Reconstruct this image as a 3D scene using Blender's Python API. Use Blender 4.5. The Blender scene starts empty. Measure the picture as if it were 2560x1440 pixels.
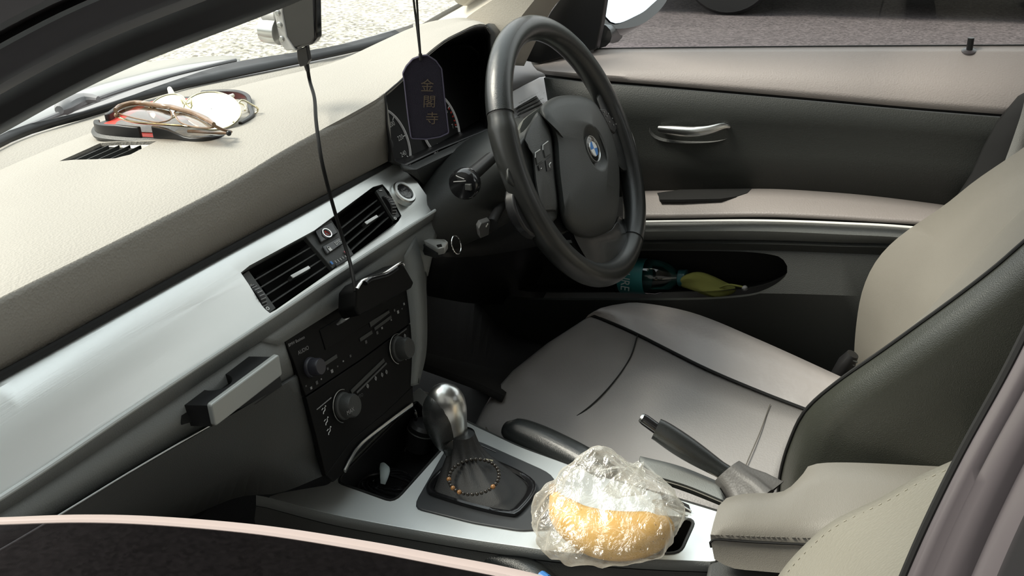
import bpy, bmesh, math, random
from mathutils import Vector, Matrix, noise
random.seed(7)
S = bpy.context.scene
V = Vector

# ------------------------------------------------------------------ camera
CAM = V((-.846, -.469, 1.26)); YAW, PIT, ROL, FPX = .438, .4415, -.0517, 2523.
_f = V((math.cos(YAW)*math.cos(PIT), math.sin(YAW)*math.cos(PIT), -math.sin(PIT)))
_r0 = _f.cross(V((0, 0, 1))).normalized(); _u0 = _r0.cross(_f)
_R = _r0*math.cos(ROL) + _u0*math.sin(ROL); _U = _u0*math.cos(ROL) - _r0*math.sin(ROL)
cd = bpy.data.cameras.new('camera'); cam = bpy.data.objects.new('camera', cd); S.collection.objects.link(cam)
cd.sensor_width = 36; cd.lens = FPX/2560*36; cd.clip_start = .01; cd.clip_end = 300
m = Matrix((_R, _U, -_f)).transposed().to_4x4(); m.translation = CAM; cam.matrix_world = m
S.camera = cam
# ------------------------------------------------------------------ light
S.view_settings.view_transform = 'Standard'; S.view_settings.look = 'None'; S.view_settings.gamma = 1
S.view_settings.exposure = 0.0
S.cycles.max_bounces = 10; S.cycles.transparent_max_bounces = 16
S.cycles.sample_clamp_indirect = 6
w = bpy.data.worlds.new('world'); S.world = w; w.use_nodes = True
nt = w.node_tree; nt.nodes.clear()
def wn(t, **k):
    n = nt.nodes.new(t)
    for a, b in k.items(): setattr(n, a, b)
    return n
tc = wn('ShaderNodeTexCoord'); sep = wn('ShaderNodeSeparateXYZ'); nt.links.new(tc.outputs['Generated'], sep.inputs[0])
nz = wn('ShaderNodeTexNoise'); nz.inputs['Scale'].default_value = 6; nz.inputs['Detail'].default_value = 8; nz.inputs['Roughness'].default_value = .7
nt.links.new(tc.outputs['Generated'], nz.inputs['Vector'])
ad = wn('ShaderNodeMath', operation='MULTIPLY_ADD'); nt.links.new(nz.outputs[0], ad.inputs[0]); ad.inputs[1].default_value = -.22
nt.links.new(sep.outputs[2], ad.inputs[2])
rp = wn('ShaderNodeValToRGB'); nt.links.new(ad.outputs[0], rp.inputs[0])
rp.color_ramp.elements[0].position = .02; rp.color_ramp.elements[0].color = (.06, .075, .05, 1)     # tree line
rp.color_ramp.elements[1].position = .10; rp.color_ramp.elements[1].color = (.97, .985, .97, 1)      # hazy bright sky
e = rp.color_ramp.elements.new(.7); e.color = (.82, .90, .92, 1)
bg = wn('ShaderNodeBackground'); bg.inputs[1].default_value = 1; nt.links.new(rp.outputs[0], bg.inputs[0])
# the sky is brightest ahead of the car, where the sun haze hangs
fm = wn('ShaderNodeMapRange', interpolation_type='SMOOTHSTEP'); nt.links.new(sep.outputs[1], fm.inputs[0])
fm.inputs['From Min'].default_value = -.3; fm.inputs['From Max'].default_value = .9; fm.inputs['To Min'].default_value = 1.7; fm.inputs['To Max'].default_value = 2.4
nt.links.new(fm.outputs[0], bg.inputs[1])
wo = wn('ShaderNodeOutputWorld'); nt.links.new(bg.outputs[0], wo.inputs[0])
sl = bpy.data.lights.new('sun', 'SUN'); sl.energy = 5.2; sl.angle = .42; sl.color = (1, .94, .81)
sun = bpy.data.objects.new('sun', sl); S.collection.objects.link(sun)
sun.rotation_euler = V((-.16, .60, .80)).to_track_quat('Z', 'Y').to_euler()

# ------------------------------------------------------------------ helpers
AX = 'xyz'
def ray(px, py): return _f + _R*((px-1280)/FPX) - _U*((py-720)/FPX)
def P(px, py, **k):
    """point of the place whose x, y or z is known, seen in direction (px, py)"""
    (a, v), = k.items(); d = ray(px, py); i = AX.index(a)
    return CAM + d*((v-CAM[i])/d[i])
class Plane:
    def __init__(s, p, n): s.p = V(p); s.n = V(n).normalized()
    @staticmethod
    def of(a, b, c):
        n = (b-a).cross(c-a).normalized()
        if n.dot(CAM-a) < 0: n = -n
        return Plane(a, n)
    def at(s, px, py, w=0):
        d = ray(px, py); q = s.p + s.n*w
        return CAM + d*((q-CAM).dot(s.n)/d.dot(s.n))
def T(pts, k=None, **kw):
    """rows: (px, py) with the common kw, or (px, py, value) for axis k"""
    out = []
    for p in pts:
        if isinstance(p, Vector): out.append(p)
        elif len(p) == 3: out.append(P(p[0], p[1], **{k: p[2]}))
        else: out.append(P(p[0], p[1], **kw))
    return out
def resample(pts, n, closed=False):
    q = list(pts)
    if len(q) == 2 and not closed: return [q[0].lerp(q[1], i/(n-1)) for i in range(n)]
    N = len(q)
    def g(i): return q[i % N] if closed else (q[0]*2-q[1] if i < 0 else q[N-1]*2-q[N-2] if i >= N else q[i])
    dense = []
    for i in range(N if closed else N-1):
        a, b, c, d = g(i-1), g(i), g(i+1), g(i+2)
        for j in range(12):
            t = j/12; dense.append(.5*((2*b)+(c-a)*t+(2*a-5*b+4*c-d)*t*t+(3*b-a-3*c+d)*t**3))
    dense.append(q[0] if closed else q[-1])
    L = [0]
    for i in range(1, len(dense)): L.append(L[-1]+(dense[i]-dense[i-1]).length)
    out = []; j = 0; cnt = n if closed else n-1
    for i in range(n):
        s = L[-1]*i/cnt
        while j < len(L)-2 and L[j+1] < s: j += 1
        t = (s-L[j])/max(1e-9, L[j+1]-L[j]); out.append(dense[j].lerp(dense[j+1], min(1, t)))
    return out
def sweep(pts, rads, n):
    """centre line and radii resampled together along the length"""
    L = [0.]
    for i in range(1, len(pts)): L.append(L[-1]+(pts[i]-pts[i-1]).length)
    q = resample(pts, n); out = []
    for i in range(n):
        s = L[-1]*i/(n-1); j = 0
        while j < len(L)-2 and L[j+1] < s: j += 1
        t = (s-L[j])/max(1e-9, L[j+1]-L[j]); t = min(1, max(0, t))
        g = lambda k: rads[min(len(rads)-1, max(0, k))]
        a, b, c, d = g(j-1), g(j), g(j+1), g(j+2)
        v = .5*((2*b)+(c-a)*t+(2*a-5*b+4*c-d)*t*t+(3*b-a-3*c+d)*t**3)
        out.append(max(v, min(b, c)*.6, 1e-4))
    return q, out
class M:
    def __init__(s): s.v = []; s.f = []
    def add(s, v, f):
        o = len(s.v); s.v += [V(p) for p in v]; s.f += [tuple(i+o for i in q) for q in f]; return s
    def grid(s, rows, cyc_u=False, cyc_v=False, caps=False):
        n = len(rows[0]); k = len(rows); v = [p for r in rows for p in r]; f = []
        for i in range(k if cyc_v else k-1):
            for j in range(n if cyc_u else n-1):
                a = i*n+j; b = i*n+(j+1) % n; i2 = ((i+1) % k)*n
                f.append((a, b, i2+(j+1) % n, i2+j))
        if caps: f.append(tuple(range(n))[::-1]); f.append(tuple((k-1)*n+j for j in range(n)))
        return s.add(v, f)
    def tube(s, pts, r, n=10, flat=None, caps=True):
        """pts: centre line; r: number or list of radii or (ra, rb) pairs"""
        k = len(pts); rows = []; up = None
        for i in range(k):
            t = (pts[min(k-1, i+1)]-pts[max(0, i-1)]).normalized()
            if up is None:
                up = V(flat) if flat is not None else (V((0, 0, 1)) if abs(t.z) < .9 else V((0, 1, 0)))
            if flat is not None: up = V(flat)
            b = t.cross(up).normalized(); up2 = b.cross(t).normalized()
            if flat is None: up = up2
            rr = r[i] if isinstance(r, list) else r
            ra, rb = rr if isinstance(rr, (tuple, list)) else (rr, rr)
            rows.append([pts[i]+b*(ra*math.cos(2*math.pi*j/n))+up2*(rb*math.sin(2*math.pi*j/n)) for j in range(n)])
        return s.grid(rows, cyc_u=True, caps=caps)
    def prism(s, pts, d):
        """closed outline pushed by vector d"""
        n = len(pts); d = V(d); v = list(pts)+[p+d for p in pts]
        f = [tuple(range(n)), tuple(range(2*n-1, n-1, -1))]+[(i, i+n, (i+1) % n+n, (i+1) % n) for i in range(n)]
        return s.add(v, f)
    def box(s, c, a, b, d):
        """centre and three half-axis vectors"""
        c = V(c); a = V(a); b = V(b); d = V(d)
        v = [c+a*i+b*j+d*k for i in (-1, 1) for j in (-1, 1) for k in (-1, 1)]
        return s.add(v, [(0, 1, 3, 2), (4, 6, 7, 5), (0, 4, 5, 1), (2, 3, 7, 6), (0, 2, 6, 4), (1, 5, 7, 3)])
    def lathe(s, c, axis, prof, n=32, ref=None, sx=1., hollow=False):
        """prof: (radius, height) along axis"""
        c = V(c); ax = V(axis).normalized(); rf = V(ref) if ref else (V((0, 0, 1)) if abs(ax.z) < .9 else V((1, 0, 0)))
        a = (rf-ax*rf.dot(ax)).normalized(); b = ax.cross(a)
        rows = [[c+ax*h+(a*math.cos(2*math.pi*j/n)+b*math.sin(2*math.pi*j/n)*sx)*max(r, 1e-5) for j in range(n)] for r, h in (list(prof)+[prof[0]] if hollow else prof)]
        return s.grid(rows, cyc_u=True, caps=not hollow)
    def ball(s, c, r, n=10, k=7):
        return s.lathe(c, (0, 0, 1), [(r*math.sin(math.pi*i/k), -r*math.cos(math.pi*i/k)) for i in range(k+1)], n)
def rrect(c, a, b, r=.2, n=4):
    """rounded rectangle outline: centre, half axes, corner fraction of the shorter side"""
    la, lb = a.length, b.length; rr = r*min(la, lb); ua, ub = a.normalized(), b.normalized(); out = []
    for sx, sy, a0 in ((1, 1, 0), (-1, 1, 90), (-1, -1, 180), (1, -1, 270)):
        for i in range(n+1):
            t = math.radians(a0+90*i/n)
            out.append(c+ua*(sx*(la-rr)+rr*math.cos(t))+ub*(sy*(lb-rr)+rr*math.sin(t)))
    return out
def soft(pts, r=.25, n=4):
    """rounds the corners of a polygon"""
    out = []; N = len(pts)
    for i in range(N):
        p = pts[i]; a = pts[i-1]; b = pts[(i+1) % N]
        la = min(.45, r) if r < 1 else r; A = p.lerp(a, la); B = p.lerp(b, la)
        for j in range(n+1):
            t = j/n; out.append(A*(1-t)**2+p*2*t*(1-t)+B*t*t)
    return out
col = S.collection
def world_loc(o):
    l = V((0, 0, 0))
    while o: l = l+o.location; o = o.parent
    return l
def obj(name, mb, mat, parent=None, smooth=True, sharp=35, bevel=0, solid=0, sub=0, label=None, off=-1):
    me = bpy.data.meshes.new(name); base = world_loc(parent) if parent else V((0, 0, 0))
    o = bpy.data.objects.new(name, me)
    if parent: o.parent = parent
    me.from_pydata([p-base for p in mb.v], [], mb.f)
    bm = bmesh.new(); bm.from_mesh(me); bmesh.ops.remove_doubles(bm, verts=bm.verts, dist=1e-6)
    bmesh.ops.recalc_face_normals(bm, faces=bm.faces)
    mark(bm, smooth, sharp); bm.to_mesh(me); bm.free()
    me.materials.append(mat); col.objects.link(o)
    if solid:
        md = o.modifiers.new('solid', 'SOLIDIFY'); md.thickness = abs(solid); md.offset = off if solid > 0 else -off
    if sub:
        md = o.modifiers.new('sub', 'SUBSURF'); md.levels = sub; md.render_levels = sub
    if bevel:
        md = o.modifiers.new('bev', 'BEVEL'); md.width = bevel; md.segments = 3; md.limit_method = 'ANGLE'; md.angle_limit = .6; md.harden_normals = False
    if label: o['label'] = label
    return o
def mark(bm, smooth, sharp):
    for f in bm.faces: f.smooth = smooth
    if smooth:
        for e in bm.edges:
            if len(e.link_faces) == 2 and e.calc_face_angle(0) > math.radians(sharp): e.smooth = False
def cut(o, *cutters):
    """real openings: boolean with prisms, then baked"""
    tmp = []
    for mb in cutters:
        c = obj('cutter', mb, o.data.materials[0]); c.location = -world_loc(o.parent) if o.parent else V((0, 0, 0))
        c.location = V((0, 0, 0)); tmp.append(c)
        md = o.modifiers.new('cut', 'BOOLEAN'); md.object = c; md.operation = 'DIFFERENCE'; md.solver = 'EXACT'
    bpy.context.view_layer.update()
    dg = bpy.context.evaluated_depsgraph_get(); me = bpy.data.meshes.new_from_object(o.evaluated_get(dg))
    o.modifiers.clear(); mats = list(o.data.materials); o.data = me
    bm = bmesh.new(); bm.from_mesh(me); mark(bm, True, 28); bm.to_mesh(me); bm.free()
    me.materials.clear(); [me.materials.append(x) for x in mats[:1]]
    for c in tmp: bpy.data.objects.remove(c)
    return o
def thing(name, label, cat, loc, group=None):
    o = bpy.data.objects.new(name, None); o.location = loc; o.empty_display_size = .05; col.objects.link(o)
    o['label'] = label; o['category'] = cat
    if group: o['group'] = group
    return o
def tag(o, label, cat, group=None):
    o['label'] = label; o['category'] = cat
    if group: o['group'] = group
    return o
def struct(name, mb, mat, **k):
    o = obj(name, mb, mat, **k); o['kind'] = 'structure'; return o
def text(s, c, right, up, size, mat, name, parent, depth=.0003, sx=1.):
    cu = bpy.data.curves.new(name, 'FONT'); cu.body = s; cu.align_x = 'CENTER'; cu.align_y = 'CENTER'; cu.size = 1; cu.resolution_u = 3
    t = bpy.data.objects.new(name, cu); col.objects.link(t); bpy.context.view_layer.update()
    me = bpy.data.meshes.new_from_object(t.evaluated_get(bpy.context.evaluated_depsgraph_get()))
    bpy.data.objects.remove(t)
    right = V(right).normalized(); n = right.cross(V(up)).normalized(); up = n.cross(right)
    base = world_loc(parent)
    for v in me.vertices: v.co = c-base+right*(v.co.x*size*sx)+up*(v.co.y*size)+n*(depth+v.co.z)
    o = bpy.data.objects.new(name, me); me.materials.clear(); me.materials.append(mat); o.parent = parent; col.objects.link(o)
    return o

# ------------------------------------------------------------------ materials
def mat(name, c, rough=.5, metal=0, bump=0, scale=600, kind='voronoi', spec=.5, coat=0, vary=0, aniso=0, trans=0, emit=0, vscale=12):
    m = bpy.data.materials.new(name); m.use_nodes = True; n = m.node_tree.nodes; L = m.node_tree.links
    b = n['Principled BSDF']; b.inputs['Base Color'].default_value = (*c, 1); b.inputs['Roughness'].default_value = rough
    b.inputs['Metallic'].default_value = metal; b.inputs['Specular IOR Level'].default_value = spec
    b.inputs['Coat Weight'].default_value = coat; b.inputs['Coat Roughness'].default_value = .15
    b.inputs['Anisotropic'].default_value = aniso; b.inputs['Transmission Weight'].default_value = trans
    if emit: b.inputs['Emission Color'].default_value = (*c, 1); b.inputs['Emission Strength'].default_value = emit
    tc = n.new('ShaderNodeTexCoord')
    nz = n.new('ShaderNodeTexNoise'); nz.inputs['Scale'].default_value = vscale; nz.inputs['Detail'].default_value = 6
    L.new(tc.outputs['Object'], nz.inputs['Vector'])
    mx = n.new('ShaderNodeMix'); mx.data_type = 'RGBA'; mx.inputs['A'].default_value = (*[x*(1-vary) for x in c], 1); mx.inputs['B'].default_value = (*[min(1, x*(1+vary)) for x in c], 1)
    L.new(nz.outputs[0], mx.inputs['Factor']); L.new(mx.outputs['Result'], b.inputs['Base Color'])
    if bump:
        if kind == 'voronoi':
            t = n.new('ShaderNodeTexVoronoi'); t.inputs['Scale'].default_value = scale; out = t.outputs['Distance']
        elif kind == 'brush':
            mp = n.new('ShaderNodeMapping'); mp.inputs['Scale'].default_value = (12, 900, 900); L.new(tc.outputs['Object'], mp.inputs[0])
            t = n.new('ShaderNodeTexNoise'); t.inputs['Scale'].default_value = 1; t.inputs['Detail'].default_value = 3; L.new(mp.outputs[0], t.inputs['Vector']); out = t.outputs[0]
        else:
            t = n.new('ShaderNodeTexNoise'); t.inputs['Scale'].default_value = scale; t.inputs['Detail'].default_value = 5; out = t.outputs[0]
        if kind != 'brush': L.new(tc.outputs['Object'], t.inputs['Vector'])
        bp = n.new('ShaderNodeBump'); bp.inputs['Strength'].default_value = bump; bp.inputs['Distance'].default_value = .0006 if kind != 'noise' else .002
        L.new(out, bp.inputs['Height']); L.new(bp.outputs[0], b.inputs['Normal'])
    return m
def glassy(name, tint, gloss=.08, rough=.02):
    m = bpy.data.materials.new(name); m.use_nodes = True; n = m.node_tree.nodes; L = m.node_tree.links; n.remove(n['Principled BSDF'])
    t = n.new('ShaderNodeBsdfTransparent'); t.inputs[0].default_value = (*tint, 1)
    g = n.new('ShaderNodeBsdfGlossy'); g.inputs['Roughness'].default_value = rough; g.inputs[0].default_value = (.9, .9, .9, 1)
    fr = n.new('ShaderNodeFresnel'); fr.inputs[0].default_value = 1.45
    mu = n.new('ShaderNodeMath'); mu.operation = 'MULTIPLY'; mu.inputs[1].default_value = gloss/.08; mu.use_clamp = True; L.new(fr.outputs[0], mu.inputs[0])
    mx = n.new('ShaderNodeMixShader'); L.new(mu.outputs[0], mx.inputs[0]); L.new(t.outputs[0], mx.inputs[1]); L.new(g.outputs[0], mx.inputs[2])
    L.new(mx.outputs[0], n['Material Output'].inputs[0]); return m
MT = dict(
    dash=mat('dash_plastic', (.34, .32, .285), .62, bump=.65, scale=420, vary=.04),
    
    grey=mat('grey_plastic', (.21, .22, .215), .5, bump=.35, scale=700, vary=.05),
    dkgrey=mat('dark_grey_plastic', (.055, .057, .055), .5, bump=.3, scale=800),
    black=mat('black_plastic', (.016, .016, .017), .38, vary=.1),
    pit=mat('deep_black', (.006, .006, .006), .7),
    gloss=mat('gloss_black', (.01, .01, .011), .12, coat=.3),
    silver=mat('brushed_aluminium', (.95, .98, .96), .38, metal=.8, bump=.12, kind='brush', aniso=.4, vary=.03),
    chrome=mat('chrome', (.85, .85, .84), .12, metal=1),
    satin=mat('satin_chrome', (.62, .63, .62), .28, metal=1),
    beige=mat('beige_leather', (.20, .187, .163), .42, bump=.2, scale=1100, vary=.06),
    seat=mat('grey_leather', (.36, .34, .33), .36, bump=.35, scale=380, vary=.08, coat=.1),
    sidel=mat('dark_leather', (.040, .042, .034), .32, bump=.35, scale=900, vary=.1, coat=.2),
    wheel=mat('wheel_leather', (.018, .02, .02), .26, bump=.3, scale=1300, coat=.3),
    bag=mat('airbag_cover', (.038, .040, .038), .5, bump=.2, scale=900),
    doorup=mat('door_top_vinyl', (.48, .43, .41), .5, bump=.35, scale=420, vary=.05),
    doorin=mat('door_insert', (.034, .037, .034), .55, bump=.3, scale=500),
    carpet=mat('carpet', (.02, .019, .019), .95, bump=1, scale=900, kind='noise'),
    stitch=mat('stitch', (.16, .15, .13), .7),
    white=mat('white_mark', (.8, .8, .78), .6), dimw=mat('dim_mark', (.30, .30, .30), .6), vdim=mat('faint_mark', (.10, .10, .10), .6),
    red=mat('red_mark', (.7, .05, .03), .5), blue=mat('blue_mark', (.05, .22, .6), .4),
    head=mat('headliner', (.35, .34, .31), .9), paint=mat('car_paint', (.5, .5, .49), .3, metal=.3, coat=.6),
    pillar=mat('pillar_trim', (.55, .51, .44), .7, bump=.2, scale=500),
    frame=mat('frame_rubber', (.055, .056, .062), .5), frame2=mat('frame_paint', (.105, .092, .098), .35, coat=.4),
    glass=glassy('window_glass', (.93, .95, .93)), tint=glassy('tinted_glass', (.22, .20, .21), .07),
    edge=mat('glass_edge', (.40, .33, .31), .35), mirror=mat('mirror_glass', (.8, .88, .95), .02, metal=1),
    lens=mat('mirrored_lens', (.85, .84, .76), .03, metal=1), brownlens=glassy('brown_lens', (.35, .27, .20), .14),
    tort=mat('brown_acetate', (.22, .13, .07), .25, coat=.4, vary=.5, vscale=120), gold=mat('pale_gold', (.85, .78, .55), .2, metal=1),
    cloth=mat('charm_cloth', (.030, .026, .045), .9, bump=.8, scale=1800, kind='noise', vary=.15), thread=mat('gold_thread', (.16, .12, .08), .6),
    cream=mat('cream_rubber', (.85, .82, .72), .5), carbon=mat('carbon_pattern', (.16, .15, .14), .35, bump=.9, scale=260),
    bead=mat('dark_bead', (.03, .025, .02), .12, coat=.6, vary=.5, vscale=200), amber=mat('tiger_eye_bead', (.38, .18, .06), .15, coat=.6, vary=.4, vscale=300),
    green=mat('olive_cloth', (.22, .23, .06), .9, vary=.2), teal=mat('teal_label', (.02, .16, .17), .5),
    petal=mat('lilac_white', (.45, .52, .52), .6),
    pet=glassy('clear_bottle', (.75, .8, .78), .16), cap=mat('teal_cap', (.03, .12, .14), .4),
    concrete=None)
# fruit skin with brown specks
def fruit_mat():
    m = mat('banana_skin', (.80, .50, .11), .42); n = m.node_tree.nodes; L = m.node_tree.links; b = n['Principled BSDF']
    tc = n.new('ShaderNodeTexCoord'); nz = n.new('ShaderNodeTexNoise'); nz.inputs['Scale'].default_value = 330; nz.inputs['Detail'].default_value = 2
    L.new(tc.outputs['Object'], nz.inputs['Vector']); r = n.new('ShaderNodeValToRGB'); r.color_ramp.elements[0].position = .69; r.color_ramp.elements[1].position = .74
    r.color_ramp.elements[0].color = (0, 0, 0, 1); r.color_ramp.elements[1].color = (1, 1, 1, 1); L.new(nz.outputs[0], r.inputs[0])
    big = n.new('ShaderNodeTexNoise'); big.inputs['Scale'].default_value = 25; L.new(tc.outputs['Object'], big.inputs['Vector'])
    c = n.new('ShaderNodeMix'); c.data_type = 'RGBA'; c.inputs['A'].default_value = (.88, .55, .16, 1); c.inputs['B'].default_value = (.82, .46, .07, 1); L.new(big.outputs[0], c.inputs['Factor'])
    x = n.new('ShaderNodeMix'); x.data_type = 'RGBA'; L.new(c.outputs['Result'], x.inputs['A']); x.inputs['B'].default_value = (.25, .12, .04, 1); L.new(r.outputs[0], x.inputs['Factor'])
    L.new(x.outputs['Result'], b.inputs['Base Color']); return m
MT['fruit'] = fruit_mat()
def bag_mat():
    m = bpy.data.materials.new('clear_plastic_film'); m.use_nodes = True; n = m.node_tree.nodes; L = m.node_tree.links; n.remove(n['Principled BSDF'])
    t = n.new('ShaderNodeBsdfTransparent'); t.inputs[0].default_value = (.97, .97, .96, 1)
    d = n.new('ShaderNodeBsdfDiffuse'); d.inputs[0].default_value = (.86, .86, .82, 1); tr = n.new('ShaderNodeBsdfTranslucent'); tr.inputs[0].default_value = (.86, .86, .82, 1)
    dm = n.new('ShaderNodeMixShader'); dm.inputs[0].default_value = .5; L.new(d.outputs[0], dm.inputs[1]); L.new(tr.outputs[0], dm.inputs[2])
    g = n.new('ShaderNodeBsdfGlossy'); g.inputs['Roughness'].default_value = .16; g.inputs[0].default_value = (1, 1, .98, 1)
    tc = n.new('ShaderNodeTexCoord'); nz = n.new('ShaderNodeTexNoise'); nz.inputs['Scale'].default_value = 45; nz.inputs['Detail'].default_value = 4; nz.inputs['Distortion'].default_value = 2.5
    L.new(tc.outputs['Object'], nz.inputs['Vector']); bp = n.new('ShaderNodeBump'); bp.inputs['Strength'].default_value = 1; bp.inputs['Distance'].default_value = .006
    L.new(nz.outputs[0], bp.inputs['Height']); L.new(bp.outputs[0], g.inputs['Normal'])
    fr = n.new('ShaderNodeLayerWeight'); fr.inputs[0].default_value = .35
    a = n.new('ShaderNodeMixShader')      # film haze
    mr = n.new('ShaderNodeMapRange'); mr.inputs['To Min'].default_value = .09; mr.inputs['To Max'].default_value = .75; L.new(fr.outputs['Facing'], mr.inputs[0])
    L.new(mr.outputs[0], a.inputs[0]); L.new(t.outputs[0], a.inputs[1]); L.new(dm.outputs[0], a.inputs[2])
    b = n.new('ShaderNodeMixShader'); b.inputs[0].default_value = .16; L.new(a.outputs[0], b.inputs[1]); L.new(g.outputs[0], b.inputs[2])
    L.new(b.outputs[0], n['Material Output'].inputs[0]); return m
MT['film'] = bag_mat()
def ground_mat(name, a, b, sc):
    m = mat(name, a, .9, bump=.6, scale=sc, kind='noise'); n = m.node_tree.nodes; L = m.node_tree.links
    tc = n.new('ShaderNodeTexCoord'); v = n.new('ShaderNodeTexVoronoi'); v.inputs['Scale'].default_value = sc; L.new(tc.outputs['Object'], v.inputs['Vector'])
    x = n.new('ShaderNodeMix'); x.data_type = 'RGBA'; x.inputs['A'].default_value = (*a, 1); x.inputs['B'].default_value = (*b, 1)
    L.new(v.outputs['Color'], x.inputs['Factor']); L.new(x.outputs['Result'], n['Principled BSDF'].inputs['Base Color']); return m
MT['shaded_asphalt'] = ground_mat('shaded_asphalt', (.035, .028, .030), (.12, .10, .105), 70)  # darkened colour stands for shade on the lane, no shadow is cast
MT['sunlit_paving'] = ground_mat('sunlit_gravel', (.10, .092, .07), (.80, .77, .68), 48)  # lighter ground for the sunlit part ahead, contrast is in the colour
MT['dial'] = mat('dial_mark_glow', (.8, .8, .78), .6, emit=.08)  # small emission stands in for outside light reflected off rings and ticks
MT['panel'] = mat('panel_black', (.006, .006, .006), .5, spec=.15)
MT['cowl'] = mat('cowl_plastic', (.30, .30, .31), .6)
MT['render'] = mat('blocker_wall', (.45, .43, .4), .9)


# ================================================================== outdoors and the body shell
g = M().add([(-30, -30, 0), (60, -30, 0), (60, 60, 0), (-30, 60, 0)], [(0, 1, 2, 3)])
struct('ground', g, MT['shaded_asphalt'], smooth=False)
struct('floor_sunlit', M().add([(-30, 2.3, .01), (60, 2.3, .01), (60, 60, .01), (-30, 60, .01)], [(0, 1, 2, 3)]), MT['sunlit_paving'], smooth=False)
bw = M().box((-6, -10, 6), (.2, 0, 0), (0, 12.2, 0), (0, 0, 6))  # unseen wall, added to cut sky light from the camera side
struct('wall_sky_block', bw, MT['render'], smooth=False, bevel=.02)

# parked car across the lane: body, glass house, wheels
pc = thing('parked_car', 'dark parked car across the lane, only its tyre and shadow showing', 'car', (6.6, -.3, 0))
def side(y0, pts, x): return [V((x, y0+a, b)) for a, b in pts]
body = [(-2.2, .30), (-2.25, .62), (-2.1, .86), (-1.3, .93), (1.2, .95), (2.0, .82), (2.2, .6), (2.15, .28), (1.72, .24)]
arch = [(1.30+.38*math.cos(math.radians(t)), .30+.38*math.sin(math.radians(t))) for t in range(0, 181, 20)]
arch2 = [(-1.30+.38*math.cos(math.radians(t)), .30+.38*math.sin(math.radians(t))) for t in range(0, 181, 20)]
out = body[:-1]+[(1.68, .24)]+arch[1:-1]+[(.92, .24), (-.92, .24)]+arch2[1:-1]+[(-1.68, .24)]
obj('body', M().prism(side(-.3, out, 5.75), (1.7, 0, 0)), mat('dark_paint', (.02, .02, .022), .25, coat=.6), pc, bevel=.03)
obj('cabin', M().prism(side(-.3, [(-1.5, .93), (-.9, 1.36), (.5, 1.40), (1.2, .94)], 5.85), (1.5, 0, 0)), MT['gloss'], pc, bevel=.05)
for yy in (1.30, -1.30):
    for xx in (5.86, 7.3):
        tm = M().lathe((xx, .4+yy-.7, .31), (-1, 0, 0), [(.19, -.1), (.29, -.1), (.31, -.07), (.31, .07), (.29, .1), (.20, .1), (.19, .06)], 40)
        ty = obj('tyre', tm, MT['black'], pc)
        rm = M().lathe((xx, .4+yy-.7, .31), (-1, 0, 0), [(.195, 0), (.195, .09), (.17, .075), (.05, .085), (.03, .09)], 30)
        obj('wheel_rim', rm, MT['satin'], ty)

# bonnet, cowl, wiper outside the windscreen
bn = M().grid([resample(T(r, 'z'), 24) for r in (
    [(-700, 420, .86), (0, 230, .86), (200, 190, .86), (350, 158, .86), (430, 148, .86), (500, 142, .86), (560, 139, .86), (600, 140, .86)],
    [(-700, 500, .88), (0, 290, .88), (200, 225, .88), (350, 185, .88), (430, 166, .88), (500, 155, .88), (560, 148, .88), (600, 148, .88)],
    [(-700, 590, .89), (0, 350, .89), (200, 262, .89), (350, 215, .89), (430, 192, .89), (500, 175, .89), (560, 162, .89), (600, 156, .89)])])
bo = tag(obj('bonnet', bn, MT['paint'], solid=.01), 'pale metallic car bonnet seen through the windscreen', 'bonnet')
cw = [T(r, 'z') for r in ([(-500, 560, .905), (0, 352, .905), (215, 268, .905), (430, 190, .905), (588, 158, .905), (790, 126, .905), (1010, 66, .905)],
                          [(-500, 600, .90), (0, 385, .90), (215, 312, .90), (430, 240, .90), (588, 200, .90), (860, 142, .90), (1025, 82, .90)])]
tag(obj('cowl_panel', M().grid([resample(r, 30) for r in cw]), MT['cowl'], solid=.01), 'grey plastic cowl strip below the windscreen', 'car panel')
# wiper: arm knuckle, arm, blade
wp = thing('windscreen_wiper', 'grey windscreen wiper lying along the bottom of the glass', 'wiper', P(190, 262, z=.925))
obj('arm', M().tube(resample(T([(-60, 368), (0, 345), (80, 312), (170, 276), (250, 244), (340, 214), (430, 188), (520, 166), (590, 150)], z=.93), 30), [.0035]*22+[.003]*8, 8), MT['cowl'], wp)
obj('knuckle', M().tube(resample(T([(148, 276), (178, 258), (215, 246), (246, 248)], z=.935), 8), [(.006, .006), (.012, .010), (.013, .011), (.013, .011), (.012, .010), (.010, .008), (.007, .006), (.004, .004)], flat=(0, 0, 1)), MT['cowl'], wp)
# windscreen and its black ceramic edge
wt = [V((x, -.10-.10*abs(x-.05), 1.335)) for x in (-.55, -.45, -.3, -.15, 0, .15, .33, .48, .60)]
wb = [V((x, .572-.5*x*x, .9335)) for x in [-.66+.139*i for i in range(11)]]
wsrows = [[a.lerp(b, t) for a, b in zip(resample(wb, 24), resample(wt, 24))] for t in [i/8 for i in range(9)]]
struct('window_1', M().grid(wsrows), glassy('windscreen_glass', (.95, .96, .95), .016))
fr = T([(-300, 540), (0, 339), (215, 275), (430, 206), (588, 160), (783, 128), (860, 113), (960, 86), (1030, 62)], z=.944)
fb = T([(-300, 570), (0, 370), (200, 298), (419, 234), (532, 206), (860, 136), (960, 112), (1030, 80)], z=.934)
tag(obj('windscreen_seal', M().grid([resample(fr, 30), resample(fb, 30)]), MT['black'], solid=.003), 'black band along the lower edge of the windscreen', 'windscreen trim')

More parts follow.
